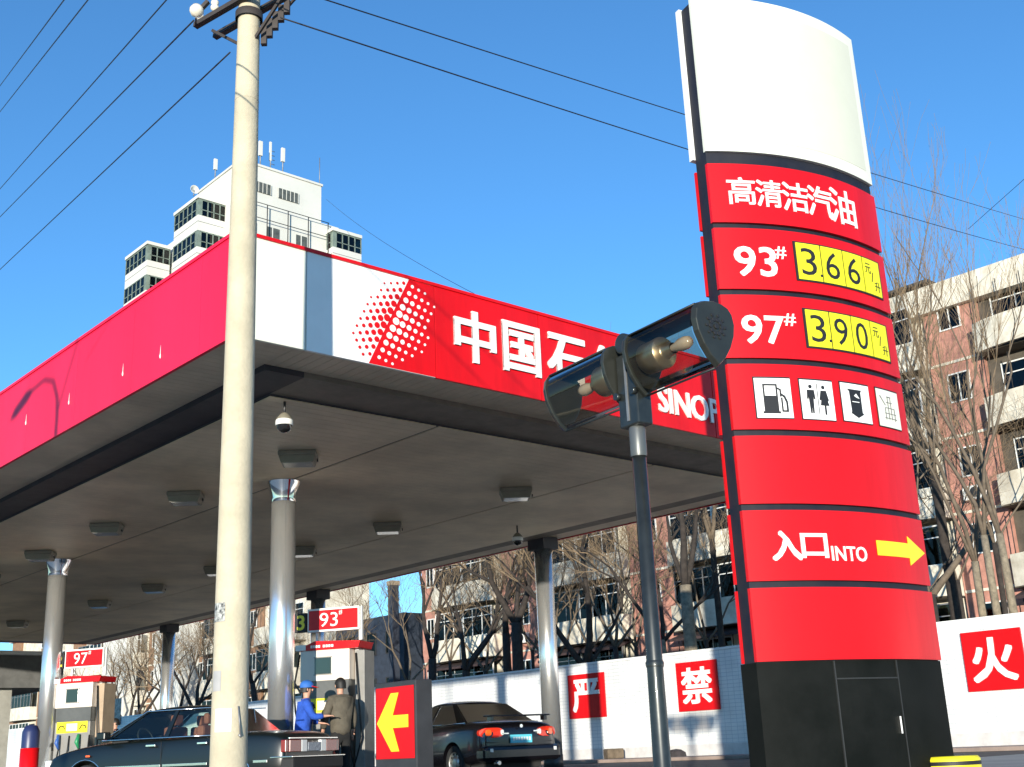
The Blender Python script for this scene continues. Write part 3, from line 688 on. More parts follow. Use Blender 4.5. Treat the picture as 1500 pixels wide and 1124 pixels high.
main = block('residential_block', 'six storey red brick and pale apartment block behind the boundary wall, pale parapet', 34.0, 12, bays, 16.72, 6, (-12, 41.2))
# awnings over the ground floor and small roof hut
for (a0, a1) in [(25.6, 31.0), (34.6, 39.4), (10.5, 15.4), (17.4, 22.4), (2.4, 7.0)]:
    MB().prism([(33.99, 5.06), (32.9, 4.72), (32.9, 4.62), (33.99, 4.96)], a0, a1).build('awning', mat('awning_dark', (.05, .03, .03), .8, var=.4), main)
MB().box(35, 37.5, 9.4, 11.2, 16.73, 17.25).build('roof_hatch', bdark, main)
MB().box(34.6, 37.8, 9.2, 11.4, 17.25, 17.36).build('roof_hatch_lid', rail, main)
bays2 = []
y = 53.5; k = 0
while y < 99:
    bays2 += [('glazed' if k % 2 else 'mixed', y, y + 5.2), ('brick', y + 5.2, y + 7.4)]; y += 7.4; k += 1
block('residential_block', 'pale apartment block seen under the canopy behind the concrete pole and the bare trees', 34.0, 5, bays2, 10.9 + 2.3, 5, (53.5, 53.5 + 7.4 * 7), base_z=-.6, brick=tan)
# dark block seen in the gap, with a chimney
gp = thing('dark_office_block', 'dark blue grey building in the gap between the two apartment blocks', 'building', ST(43.6, 34.5), ROT)
dkb = mat('dark_block_wall', (.035, .045, .065), .6, var=.4)
MB().box(0, 6, 0, 7, 0, 8.3).build('wall', dkb, gp)
for k in range(3):
    for s in range(3): window(gp, -.02, .5 + k * 2.2, .9 + s * 2.6, 1.2, 1.3, 2, False, rail)
P = atb(576, 858, 33); a_, b_, z_ = ab(P)
ch = thing('chimney_stack', 'tall dark square chimney stack in the gap right of the price sign', 'chimney', ST(a_, 33), ROT)
MB().box(-.22, .22, -.22, .22, 0, z_).build('stack', dkb, ch); MB().box(-.27, .27, -.27, .27, z_, z_ + .25).build('cap', mat('cap_tan', (.35, .28, .2), .8), ch)

# far canopy-like shop at the left
shop = thing('station_shop', 'low grey station shop with flat overhanging roof at far left', 'shop', C0, ROT)
sg = mat('shop_grey', (.13, .13, .125), .7, var=.3)
MB().box(1.2, 12, 35.5, 47, 3.55, 4.75).build('roof_beam', sg, shop); MB().box(1.0, 12.2, 35.2, 47.2, 4.76, 4.9).build('roof_edge', white, shop)
MB().box(2.4, 11, 38.2, 46, 0, 3.54).build('wall', mat('shop_wall', (.05, .05, .05), .6, var=.4), shop)
for b_ in (3.0, 6.4, 9.8): MB().box(b_, b_ + .45, 36.0, 36.45, 0, 3.54).build('pillar', mat('pillar_grey', (.35, .34, .30), .7, var=.2), shop)

# ================================================================ WHITE TOWER BLOCK
tw = thing('tower_block', 'white high rise tower with stepped top, glazed corner balconies and roof antennas', 'high rise', C0, ROT)
tww = mat('tower_white', (.62, .61, .55), .75, var=.10, vscale=.35); twl = mat('tower_joint', (.20, .20, .20), .8)
grn = mat('green_window_frame', (.19, .24, .20), .5, var=.4, vscale=1.5); twp = glass('tower_pane', (.12, .17, .15), .02, .03, .25)
_wm2 = {}
def tbox(*a, name='wall', m=None, parent=None, **k): return MB().box(*a).build(name, m or tww, parent or tw, **k)
# local x = b, y = a
tbox(34.9, 44.1, 65.0, 80.4, 0, 42.95)                                  # main body
tbox(34.9, 42.4, 65.05, 72.2, 42.96, 46.30, name='penthouse')
tbox(34.8, 42.5, 64.95, 72.3, 46.31, 46.50, name='penthouse_coping')
tbox(35.6, 43.5, 72.5, 80.2, 42.96, 44.3, name='roof_storey')
tbox(44.12, 48, 70, 80, 0, 41.2, name='rear_wing')
def glazed_face(x0, x1, y0, y1, z0, z1, n, axis):
    """glazing band on a bay; axis 'x' face normal -y... built as frame plus pane"""
    h = z1 - z0; L = (x1 - x0) if axis == 'b' else (y1 - y0); m = MB(); t = .09
    def bx(u0, u1, w0, w1):
        if axis == 'b': m.box(x0 + u0, x0 + u1, y0 - .05, y0 + .04, w0, w1)
        else: m.box(x0 - .05, x0 + .04, y0 + u0, y0 + u1, w0, w1)
    for k in range(n + 1): u = (L - t) * k / n; bx(u, u + t, z0, z1)
    bx(0, L, z0 + .45, z0 + .52); bx(0, L, z1 - .1, z1 - .001)
    f = m.build('window', grn, tw)
    if axis == 'b': MB().box(x0 + .02, x1 - .02, y0 - .01, y0 + .01, z0, z1).build('pane', twp, f)
    else: MB().box(x0 - .01, x0 + .01, y0 + .02, y1 - .02, z0, z1).build('pane', twp, f)
def bay(b0, b1, a0, a1, ztop, nfl, nb, na):
    """corner bay projecting; b0 = left face plane, a0 = right face plane"""
    for k in range(nfl):
        zt = ztop - 2.72 * k
        tbox(b0 + .0, b1, a0, a1, zt - 2.72, zt - 1.40, name='balcony')
        tbox(b0 - .012, b1, a0 - .012, a1, zt - 1.98, zt - 1.93, name='band_joint', m=twl)
        tbox(b0 + .9, b1, a0 + .9, a1, zt - 1.40, zt - .001, name='inner_wall', m=curtain)
        tbox(b0, b0 + .25, a0, a0 + .25, zt - 1.399, zt, name='corner_post', m=grn)
        glazed_face(b0 + .25, b1, a0 + .02, a1, zt - 1.39, zt - .01, nb, 'b'); glazed_face(b0 + .02, b1, a0 + .25, a1, zt - 1.39, zt - .01, na, 'a')
    tbox(b0 - .12, b1, a0 - .12, a1, ztop + .001, ztop + .28, name='roof_slab'); tbox(b0, b1, a0, a1, 0, ztop - 2.72 * nfl - .001, name='lower_bay')
bay(32.57, 35.0, 67.45, 71.6, 43.3, 6, 4, 5)
bay(32.57, 34.6, 76.5, 80.8, 42.6, 6, 3, 5)
bay(42.9, 45.7, 64.0, 66.2, 42.0, 6, 4, 3)
for (b0, b1, z0, z1) in [(35.75, 37.6, 44.05, 44.95), (38.3, 40.15, 44.05, 44.95)]: 
    o = MB().box(b0, b1, 64.98, 65.04, z0, z1).build('window', mat('louvre_dark', (.10, .11, .10), .5, var=.5, vscale=3), tw)
    for k in range(6): MB().box(b0 + (b1 - b0) * k / 5 - .02, b0 + (b1 - b0) * k / 5 + .02, 64.94, 64.979, z0, z1).build('bar', tww, o)
for fl in range(10):
    for (b0, b1) in [(35.5, 36.4), (37.35, 38.45), (40.0, 41.0)]:
        z0 = 40.1 - 2.75 * fl
        o = MB().box(b0, b1, 64.96, 64.999, z0, z0 + 1.15).build('window', mat('louvre_dark', (.1, .1, .1), .5), tw); MB().box(b0 + .42, b0 + .5, 64.93, 64.959, z0, z0 + 1.15).build('bar', tww, o)
for fl in range(12):
    for a0 in (73.2, 74.9):
        z0 = 40.6 - 2.75 * fl; o = MB().box(34.86, 34.899, a0, a0 + 1.0, z0, z0 + 1.3).build('window', mat('louvre_dark', (.1, .1, .1), .5), tw)
# terrace railing
m = MB()
for k in range(5): b_ = 35.2 + 1.9 * k; m.tube([(b_, 64.6, 40.2), (b_, 64.6, 42.9)], .045, 5)
for z_ in (42.9, 41.6): m.tube([(35.0, 64.6, z_), (42.9, 64.6, z_)], .035, 5)
m.build('terrace_railing', rail, tw, kind='stuff')
# antennas
def antenna(label, px, py, a_, h, kind):
    P = ata(px, py, a_); aa, bb, zz = ab(P)
    t = thing('roof_antenna', label, 'antenna', ST(aa, bb, zz), ROT, 'antennas on the white tower roof')
    MB().tube([(0, 0, -.3), (0, 0, h)], .05 if kind != 'whip' else .035, 6).build('mast', steel, t)
    if kind == 'panel': MB().box(-.16, .16, -.1, .1, h * .45, h).build('antenna_panel', tww, t, bevel=.02)
    if kind == 'yagi':
        for z in (.5, .9, 1.3, 1.7): MB().tube([(0, 0, z), (.38, 0, z)], .03, 4).build('element', steel, t)
        MB().box(-.12, .06, -.06, .06, h * .3, h).build('antenna_panel', tww, t)
    if kind == 'dish': MB().lathe([(.02, -.1), (.3, 0), (.42, .16), (.40, .17), (.28, .03), (.01, -.06)], 16).fn(lambda x, y, z: (x, -z, y + h)).build('dish', tww, t)
    return t
antenna('white panel antenna on the tower roof, nearest right of the concrete pole', 381, 246, 65.5, 2.4, 'panel')
antenna('thin antenna with side elements between two white panel antennas', 396, 248, 66.5, 2.5, 'yagi')
antenna('white panel antenna on the tower roof, right of the thin spiky antenna', 414, 254, 65.5, 2.3, 'panel')
antenna('dark whip antenna at the right end of the tower roof', 468, 272, 65.3, 2.6, 'whip')
antenna('white antenna on tower roof left of the concrete pole', 315, 262, 74, 1.9, 'panel')
antenna('small round white dish on the tower roof edge, far left', 284, 283, 78, .3, 'dish')

# ================================================================ PUMPS
pcream = mat('pump_cream', (.72, .64, .56), .4, coat=.2, var=.06); pgrey = mat('pump_grey', (.10, .10, .095), .4, coat=.2, var=.3); pgreyl = mat('pump_grey_light', (.26, .25, .23), .45, var=.2)
scr = mat('display_dark', (.02, .035, .03), .15, coat=.5); hose = mat('hose_black', (.01, .01, .01), .5); ngreen = mat('nozzle_green', (.02, .25, .10), .4); nblue = mat('nozzle_blue', (.03, .10, .35), .4)
def pump(label, P, lift=0, num='3', grade='93'):
    t = thing('fuel_pump', label, 'fuel pump', (P.x, P.y, 0), R(-16.3), 'fuel pumps under the canopy')
    MB().box(-.75, .75, -.55, .75, 0, .16).build('island_kerb', white, t, bevel=.02)
    MB().box(-.46, .46, -.25, .25, .161, 1.50).build('cabinet', pgreyl, t, bevel=.015)
    MB().box(-.455, .455, -.245, .245, 1.501, 1.80).build('dark_band', pgrey, t)
    hd = MB().box(-.48, .48, -.27, .27, 1.801, 2.34).build('head', pcream, t, bevel=.012)
    MB().box(-.19, .13, -.285, -.271, 1.92, 2.20).build('display', scr, hd, bevel=.004); 
    m = MB(); fr_ = (-.21, .15, 1.90, 2.22)
    m.box(fr_[0], fr_[1], -.282, -.272, fr_[3] - .018, fr_[3]); m.box(fr_[0], fr_[1], -.282, -.272, fr_[2], fr_[2] + .018); m.build('display_frame', pgreyl, hd)
    m = MB(); m.prism([(-.50, 2.341), (.66, 2.341), (.70, 2.46), (-.18, 2.50), (-.34, 2.44), (-.50, 2.44)], -.30, .30); cp = m.build('red_cap', red, t, bevel=.008)
    MB().box(-.56, -.36, -.305, .30, 2.345, 2.445).build('white_cap_end', white, cp)
    for k, (x0, x1) in enumerate([(-.26, -.06), (-.02, .20)]):
        for j in range(4): MB().box(x0 + (x1 - x0) * j / 4, x0 + (x1 - x0) * (j + .7) / 4, -.306, -.301, 2.38, 2.425).build('cap_lettering', white, cp)
    for x in (-.56, .50): MB().box(x, x + .07, -.06, .06, .16, 2.34 if x > 0 else 2.30).build('side_post', white, t, bevel=.008)
    MB().box(.575, .75, -.22, .22, .161, 2.30).build('side_cabinet', pgreyl if num == '3' else mat('side_tan', (.45, .33, .22), .6, var=.2), t, bevel=.01)
    yb = MB().box(-.40, .40, -.262, -.251, 1.26, 1.50).build('yellow_banner', yellow, t)
    MB().box(-.14, .14, -.268, -.2625, 1.30, 1.46).build('banner_badge', pcream, yb)
    for s_ in (-1, 1): MB().tube([(s_ * .28 - .08, -.264, 1.33), (s_ * .28 - .02, -.266, 1.42), (s_ * .28 + .07, -.264, 1.40), (s_ * .28 + .09, -.264, 1.34)], .014, 5).build('banner_print', black, yb)
    for s_, nm in ((-.3, nblue), (.22, ngreen)):
        n_ = MB(); n_.tube([(s_, -.30, 1.22), (s_, -.36, 1.05), (s_ + .02, -.31, .92)], [.035, .05, .02], 8); n_.build('nozzle', nm, t, bevel=0)
        MB().tube([(s_ + .02, -.30, .95), (s_ + .05, -.45, .5), (s_ + .2, -.42, .35), (s_ + .25, -.30, .9), (s_ + .25, -.27, 1.2)], .016, 6).build('hose', hose, t)
    MB().tube([(-.60, -.05, 2.3), (-.68, -.12, 1.7), (-.60, -.2, 1.3), (-.45, -.3, .9)], .018, 6).build('hose', hose, t)
    MB().tube([(.60, -.25, 2.25), (.66, -.3, 1.6), (.74, -.32, .8), (.6, -.35, .3), (.45, -.3, .9)], .018, 6).build('hose', hose, t)
    # number and grade sign on two posts
    MB().box(.56, .62, -.03, .03, 2.50, 3.10).build('sign_post', white, t)
    MB().box(-.30, -.26, -.02, .02, 2.50, 2.70).build('sign_post', white, t)
    sb = MB().box(-.43, .60, -.10, -.031, 2.68, 3.10).build('grade_sign', white, t, bevel=.006)
    MB().box(-.40, .57, -.106, -.101, 2.715, 3.065).build('sign_face', red, sb)
    m = textmesh(grade, .36, .25, .006, .0); shift(m, -.18, -.107, 2.765).build('lettering', white, sb)
    m = textmesh('#', .07, .09, .006, .0); shift(m, .20, -.107, 2.96).build('lettering', white, sb)
    nb = MB().box(-.68, -.45, -.12, -.05, 2.69, 3.04).build('number_sign', black, t, bevel=.006)
    m = textmesh(num, .15, .27, .006, .03); shift(m, -.625, -.121, 2.73).build('lettering', mat('number_yellow', (.85, .75, .05), .5), nb)
    return t
pump('fuel pump number 3 with red cap and grade 93 sign beside the two people', atY(485, 1000, 21.9))
pump('fuel pump number 2 with grade 97 sign, next to the far left column', atY(119, 1020, 27.6), 0, '2', '97')

# arrow box
P = atY(579, 1060, 14.2)
ar = thing('arrow_sign', 'dark box sign with yellow arrow pointing left on a red face', 'direction sign', (P.x, P.y, 0), ROT - PI / 2)
MB().box(-.40, .40, 0, .24, 0, 1.30).build('box', darkgrey, ar, bevel=.012)
MB().box(-.37, .37, -.012, -.001, .44, 1.24).build('red_face', red, ar, bevel=.003)
m = MB(); m.prism([(.27, .78), (-.03, .78), (.09, .52), (-.06, .52), (-.34, .84), (-.06, 1.17), (.09, 1.17), (-.03, .92), (.27, .92)], -.018, -.013); m.build('arrow', yellow, ar)

# red and blue cylinder by the left column
P = atY(44, 1095, 24.5)
bn = thing('litter_bin', 'red round bin with dark blue top beside the far left column', 'bin', (P.x, P.y, 0))
MB().lathe([(.17, 0), (.18, .02), (.18, .92), (.0, .92)], 20).build('bin_body', red, bn); MB().lathe([(.17, 0), (.17, .3), (.12, .42), (.0, .45)], 20, (0, 0, .925)).build('bin_top', mat('bin_blue', (.02, .03, .10), .4), bn)
# posters on the far wall end
P = atb(172, 1048, WB - .03); 
po = thing('wall_poster', 'small framed notice on the white wall beyond the sedan bonnet', 'notice', P, ROT - PI / 2)
MB().box(-.45, .45, -.03, .0, -.5, .9).build('frame', mat('poster_print', (.55, .50, .40), .6, var=.6, vscale=5, dark=(.15, .08, .06)), po)
# stump and kerb stones near the wall foot
P = atb(900, 1119, 21.6); st = thing('stone_block', 'small brown stone block at the foot of the white wall', 'stone', (P.x, P.y, .10), .3)
MB().box(-.28, .28, -.2, .2, 0, .3).build('stone', mat('stone_brown', (.16, .12, .08), .9, var=.5, vscale=4, bump=.5), st, bevel=.04)
P = atb(992, 1122, 21.3); st = thing('stone_block', 'dark rounded stone on the paving below the forbid board', 'stone', (P.x, P.y, .10), .8)
MB().lathe([(.3, 0), (.28, .12), (.15, .2), (.0, .22)], 12).build('stone', mat('stone_dark', (.06, .05, .05), .9, var=.5, bump=.5), st)

# ================================================================ CARS
def hull(name, m, parent, sts, sub=2, crease_ends=False):
    """lofted body shell; every station is (x, [(y, z), ...]) for one side from bottom centre to top centre"""
    vs = []; n = len(sts[0][1]); ring = 2 * n - 2
    for x, pts in sts:
        left = [(x, y, z) for y, z in pts]; right = [(x, -y, z) for y, z in reversed(pts[1:-1])]
        vs += left + right
    fs = []
    for i in range(len(sts) - 1):
        for k in range(ring): fs.append((i * ring + k, (i + 1) * ring + k, (i + 1) * ring + (k + 1) % ring, i * ring + (k + 1) % ring))
    fs += [tuple(range(ring)), tuple(reversed([(len(sts) - 1) * ring + k for k in range(ring)]))]
    b = MB(); b.add(vs, fs, True); me = b.mesh(name, m); o = link(name, me, parent)
    s_ = o.modifiers.new('sub', 'SUBSURF'); s_.levels = s_.render_levels = sub
    return o
def cut_wheels(o, xs, r, hw, zc):
    """bake the shell and cut the wheel arches"""
    m = MB()
    for x in xs:
        for s_ in (-1, 1):
            b = MB(); b.tube([(x, s_ * (hw - .34), zc), (x, s_ * (hw + .3), zc)], r, 28, True, True); m.add(b.v, b.f, True)
    c = link('cutter', m.mesh('cutter', rubber)); md = o.modifiers.new('bool', 'BOOLEAN'); md.object = c; md.operation = 'DIFFERENCE'; md.solver = 'EXACT'
    c.parent = o.parent
    dg = bpy.context.evaluated_depsgraph_get(); me = bpy.data.meshes.new_from_object(o.evaluated_get(dg)); o.modifiers.clear(); old = o.data; o.data = me
    try: me.set_sharp_from_angle(angle=R(42))
    except Exception: pass
    bpy.data.objects.remove(c)
def wheel(parent, x, y, r, rimm):
    sg_ = 1 if y > 0 else -1
    w = MB(); w.lathe([(r * .66, -.09), (r * .93, -.095), (r, -.07), (r, .07), (r * .93, .095), (r * .66, .09), (r * .62, .06)], 32)
    w.fn(lambda a, b, c: (a + x, c + y, b + r)); t = w.build('wheel', rubber, parent)
    m = MB(); m.lathe([(r * .66, .085), (r * .60, .06), (r * .42, .05), (r * .40, .075), (r * .2, .085), (.0, .085)], 32)
    m.fn(lambda a, b, c: (a + x, sg_ * c + y, b + r)); m.build('rim', rimm, t)
    h = MB()
    for k in range(10):
        t_ = 2 * PI * k / 10; h.tube([(x + r * .52 * math.cos(t_), y + sg_ * .052, r + r * .52 * math.sin(t_)), (x + r * .52 * math.cos(t_), y + sg_ * .066, r + r * .52 * math.sin(t_))], .018, 6)
    h.build('rim_hole', rubber, t, kind='stuff')
def pane(name, m, parent, pts, th=.006):
    n = len(pts); v = [Vector(p) for p in pts]; nn = (v[1] - v[0]).cross(v[2] - v[0]).normalized() * th
    b = MB(); b.add([tuple(p) for p in v] + [tuple(p + nn) for p in v], [tuple(range(n)), tuple(reversed(range(n, 2 * n)))] + [(i, i + n, (i + 1) % n + n, (i + 1) % n) for i in range(n)])
    return b.build(name, m, parent)
cg = glass('car_glass', (.84, .90, .86), .03, .10, .15)
def sedan(name, label, P, heading, paint, L, W, sc, prof, gh, old):
    """heading = direction of the bonnet; local x forward from the tail, y to its left"""
    t = thing(name, label, 'car', (P.x, P.y, 0), heading, 'dark sedans in the station'); t.scale = (sc, sc, sc)
    hw = W / 2
    sts = []
    for (x, z0, z1, wf) in prof:
        w = hw * wf
        sts.append((x, [(0, z0), (w * .80, z0), (w * .96, z0 + .06), (w, z0 + .2), (w * 1.0, (z0 + z1) * .5 + .05), (w * .965, z1 - .10), (w * .90, z1 - .015), (w * .55, z1 + .012), (0, z1 + .02)]))
    body = hull('body', paint, t, sts)
    wx = (.95, L - .88); r = .30
    cut_wheels(body, wx, r + .055, hw, r + .01)
    MB().box(.3, L - .3, -hw * .72, hw * .72, .18, .5).build('underbody', rubber, t)
    for x in wx:
        for s_ in (-1, 1): wheel(t, x, s_ * (hw - .12), r, gh['rim'])
    # greenhouse: base and roof corner points
    bx0, rx0, rx1, bx1, zb, zr_, wb, wr = gh['bx0'], gh['rx0'], gh['rx1'], gh['bx1'], gh['zb'], gh['zr'], gh['wb'], gh['wr']
    rt = []
    for x, zz, ww in [(rx0 - .03, zr_ - .035, wr * .94), (rx0 + .12, zr_ - .005, wr), ((rx0 + rx1) / 2, zr_ + .02, wr * 1.01), (rx1 - .12, zr_ - .005, wr), (rx1 + .03, zr_ - .045, wr * .94)]:
        rt.append((x, [(0, zz - .03), (ww * .85, zz - .035), (ww, zz - .045), (ww * 1.0, zz - .02), (ww * .93, zz + .0), (ww * .5, zz + .025), (0, zz + .032)]))
    roof = hull('roof', paint, t, rt)
    def pil(p, q, w1, w2, nm='pillar'):
        p = Vector(p); q = Vector(q); b = MB()
        b.add([(p.x - w1, p.y, p.z), (p.x + w1, p.y, p.z), (p.x + w1, p.y * .955, p.z), (p.x - w1, p.y * .955, p.z), (q.x - w2, q.y, q.z), (q.x + w2, q.y, q.z), (q.x + w2, q.y * .95, q.z), (q.x - w2, q.y * .95, q.z)],
              [(0, 1, 2, 3), (7, 6, 5, 4), (0, 4, 5, 1), (1, 5, 6, 2), (2, 6, 7, 3), (3, 7, 4, 0)]); b.build(nm, paint, t)
    zt = zr_ - .04
    def wbx(x): return wb
    for s_ in (-1, 1):
        pil((bx0 + gh.get('cw', .10), s_ * wb, zb - .02), (rx0 + .03, s_ * wr, zt), gh.get('cw', .10), .05)
        pil((bx1 - .04, s_ * wb, zb - .02), (rx1 - .02, s_ * wr, zt), .045, .03)
        xm = gh['bp']; pil((xm, s_ * wb * 1.0, zb - .02), (xm - .10, s_ * wr, zt), .045, .03)
        yb, yt = s_ * (wb - .015), s_ * (wr - .015)
        pane('side_window', cg, t, [(xm + .05, yb, zb), (bx1 - .09, yb, zb), (rx1 - .05, yt, zt), (xm - .07, yt, zt)])
        q = gh.get('cw', .10) * 2
        pane('side_window', cg, t, [(bx0 + q, yb, zb), (xm - .05, yb, zb), (xm - .13, yt, zt), (rx0 + .09, yt, zt)])
        m = MB(); m.tube([(bx0 + .05, s_ * (wb + .006), zb), (bx1 + .02, s_ * (wb + .006), zb)], .011, 6); m.build('belt_trim', chrome2, t)
        if old:
            m = MB(); m.tube([(bx0 + .3, s_ * wr, zt + .01), (rx1 - .02, s_ * (wr + .002), zt + .005), (bx1 - .02, s_ * (wb + .004), zb + .02)], .010, 6); m.build('window_trim', chrome2, t)
            for (xa, xb) in [(.28, wx[0] - .42), (wx[0] + .42, xm - .02), (xm + .02, wx[1] - .42)]:
                MB().box(xa, xb, s_ * (hw + .004) - .008, s_ * (hw + .004) + .008, .52, .56).build('side_moulding', chrome2, t, bevel=.003)
            for xa in (wx[0], wx[1]):
                m = MB(); m.tube([(xa + .37 * math.cos(k * PI / 12), s_ * (hw - .012), .31 + .37 * math.sin(k * PI / 12)) for k in range(13)], .010, 5); m.build('arch_trim', chrome2, t)
        for xd in ((xm + .02, xm - .95) if old else (xm + .02,)):
            MB().box(xd - .003, xd + .003, s_ * (hw * 1.0) - .006, s_ * hw + .003, .30, zb - .06).build('door_seam', rubber, t)
            MB().box(xd + .10, xd + .28, s_ * (hw - .012), s_ * (hw + .028), zb - .13, zb - .095).fn(lambda a, b, c: (a, b, c)).build('door_handle', chrome2 if old else paint, t, bevel=.006)
        # mirror
        MB().box(bx1 - .20, bx1 - .04, s_ * (hw + .0), s_ * (hw + .16), zb + .01, zb + .13).build('mirror', paint, t, bevel=.02)
    wf = pane('windscreen', cg, t, [(bx1 + .0, -wb * .96, zb - .01), (bx1 + .0, wb * .96, zb - .01), (rx1 + .02, wr * .95, zt), (rx1 + .02, -wr * .95, zt)])
    wr_ = pane('rear_window', cg, t, [(bx0 + .02, wb * .94, zb + .0), (bx0 + .02, -wb * .94, zb + .0), (rx0 - .02, -wr * .94, zt), (rx0 - .02, wr * .94, zt)])
    # seats, dash and steering wheel
    sm = gh['seat']
    for x, n_ in ((gh['bp'] + .12, 2), (bx0 + .75, 1)):
        for s_ in ((-.36, .36) if n_ == 2 else (0,)):
            ww = .25 if n_ == 2 else .62
            b = MB(); b.box(x - .08, x + .06, s_ - ww, s_ + ww, .55, zb + .17); st_ = b.build('seat_back', sm, t, bevel=.04)
            for hh in ((s_,) if n_ == 2 else (-.36, .36)): MB().box(x - .07, x + .03, hh - .12, hh + .12, zb + .19, zb + .36).build('head_rest', sm, st_, bevel=.03)
    MB().box(bx1 - .42, bx1 - .1, -wb * .9, wb * .9, zb - .28, zb + .02).build('dashboard', rubber, t, bevel=.03)
    m = MB(); m.tube([(bx1 - .50 + .07 * math.sin(k * PI / 8), .36 + .19 * math.cos(k * PI / 8), zb + .01 + .17 * math.sin(k * PI / 8)) for k in range(17)], .014, 6); m.build('steering_wheel', rubber, t)
    return t, body, hw
bk1 = mat('paint_dark_green', (.005, .008, .008), .3, coat=.3, metal=.0, var=.15)
bk2 = mat('paint_black', (.004, .0035, .005), .25, coat=.5, metal=.0)
lensr = mat('lens_red', (.20, .006, .006), .15, coat=1); lenso = mat('lens_orange', (.75, .10, .015), .15, coat=1, emit=None); lensw = mat('lens_clear', (.6, .6, .58), .12, coat=1)
seatred = mat('seat_reddish', (.34, .11, .07), .8, var=.3); seatdk = mat('seat_dark', (.05, .045, .04), .8)
hub = mat('hubcap', (.62, .60, .54), .3, metal=.8, var=.2)
# --- older boxy sedan seen from its left side
th1 = R(180 - 20)
prof1 = [(.0, .36, .80, .86), (.03, .30, .93, .93), (.22, .24, .985, .985), (.9, .22, 1.0, 1.0), (1.5, .22, .99, 1.0), (2.4, .22, .965, 1.0), (3.2, .22, .95, 1.0), (3.7, .22, .92, .99), (4.2, .24, .85, .97), (4.52, .28, .77, .93), (4.6, .34, .66, .86)]
gh1 = dict(bx0=.95, rx0=1.50, rx1=2.72, bx1=3.42, zb=.965, zr=1.43, wb=.80, wr=.63, bp=2.22, seat=seatred, rim=hub, cw=.10)
C1 = atY(413, 1090, 16.7); hx = Vector((math.cos(th1), math.sin(th1), 0)); lf = Vector((-hx.y, hx.x, 0))
C1 = Vector((C1.x, C1.y, 0)) - lf * (.80)
s1, b1, hw1 = sedan('sedan', 'old boxy dark green sedan with chrome trim parked between the pole and the pumps', C1, th1, bk1, 4.6, 1.72, .885, prof1, gh1, True)
for s_ in (-1, 1):
    MB().box(-.03, .06, s_ * .79 - .05 if s_ > 0 else -.84, s_ * .79 + .05 if s_ > 0 else -.74, .66, .84).build('tail_lamp_side', lensr, s1, bevel=.01)
    MB().box(-.045, .02, min(s_ * .40, s_ * .74), max(s_ * .40, s_ * .74), .66, .84).build('tail_lamp', lensr, s1, bevel=.008)
    MB().box(-.046, .02, min(s_ * .22, s_ * .385), max(s_ * .22, s_ * .385), .66, .84).build('reverse_lamp', lensw, s1, bevel=.008)
    MB().box(4.47, 4.6, min(s_ * .42, s_ * .78), max(s_ * .42, s_ * .78), .56, .70).build('headlight', lensw, s1, bevel=.02)
    MB().box(3.62, 3.70, min(s_ * .853, s_ * .875), max(s_ * .853, s_ * .875), .72, .75).build('side_repeater', lenso, s1, bevel=.004)
MB().box(-.05, -.02, -.76, .76, .855, .875).build('boot_trim', chrome2, s1, bevel=.004)
MB().box(-.05, .0, -.19, .19, .67, .80).build('number_plate', mat('plate_grey', (.35, .38, .42), .5, var=.5, vscale=20), s1, bevel=.003)
bm = MB(); bm.box(-.14, .10, -.80, .80, .40, .575); bb = bm.build('rear_bumper', rubber, s1, bevel=.03); MB().box(-.15, .6, -.835, .835, .577, .60).build('bumper_trim', chrome2, bb, bevel=.008)
MB().box(4.45, 4.68, -.80, .80, .34, .50).build('front_bumper', rubber, s1, bevel=.03)
MB().box(1.46, 1.56, .08, .26, 1.435, 1.50).build('roof_beacon', red, s1, bevel=.02)
# --- black rounded sedan seen from behind
th2 = R(90 + 33)
C2 = atY(703, 1080, 21.3); h2 = Vector((math.cos(th2), math.sin(th2), 0)); lf2 = Vector((-h2.y, h2.x, 0)); C2 = Vector((C2.x, C2.y, 0)) - lf2 * .83
prof2 = [(.0, .42, .74, .80), (.04, .32, .90, .90), (.18, .26, .975, .96), (.7, .22, 1.01, 1.0), (1.3, .21, .99, 1.0), (2.3, .20, .95, 1.0), (3.1, .20, .90, 1.0), (3.6, .21, .84, .98), (4.1, .24, .74, .94), (4.35, .28, .64, .86), (4.42, .34, .54, .78)]
gh2 = dict(bx0=.62, rx0=1.32, rx1=2.30, bx1=3.25, zb=.975, zr=1.36, wb=.74, wr=.56, bp=1.98, seat=seatdk, rim=hub, cw=.16)
s2, b2, hw2 = sedan('sedan', 'black rounded sedan with boot spoiler and orange tail lamps before the white wall', C2, th2, bk2, 4.42, 1.70, 1.0, prof2, gh2, False)
def lens(sgn, y0, y1, z0, z1, m, nm='tail_lamp', x=-.02):
    b = MB(); n = 8; pts = []
    for k in range(2 * n):
        t_ = 2 * PI * k / (2 * n); cx = (y0 + y1) / 2; cz = (z0 + z1) / 2
        pts.append((cx + (y1 - y0) / 2 * math.copysign(abs(math.cos(t_)) ** .7, math.cos(t_)), cz + (z1 - z0) / 2 * math.copysign(abs(math.sin(t_)) ** .7, math.sin(t_))))
    vs = [(x + .13 * max(0, (p[0] - .5) / .35) ** 1.6, sgn * p[0], p[1]) for p in pts] + [(x + .12 + .08 * max(0, (p[0] - .5) / .35), sgn * p[0] * .99, p[1]) for p in pts]
    N = len(pts); b.add(vs, [tuple(range(N)), tuple(reversed(range(N, 2 * N)))] + [(i, i + N, (i + 1) % N + N, (i + 1) % N) for i in range(N)]); return b.build(nm, m, s2)
lensb = mat('lens_bright_red', (.62, .03, .012), .15, coat=1)
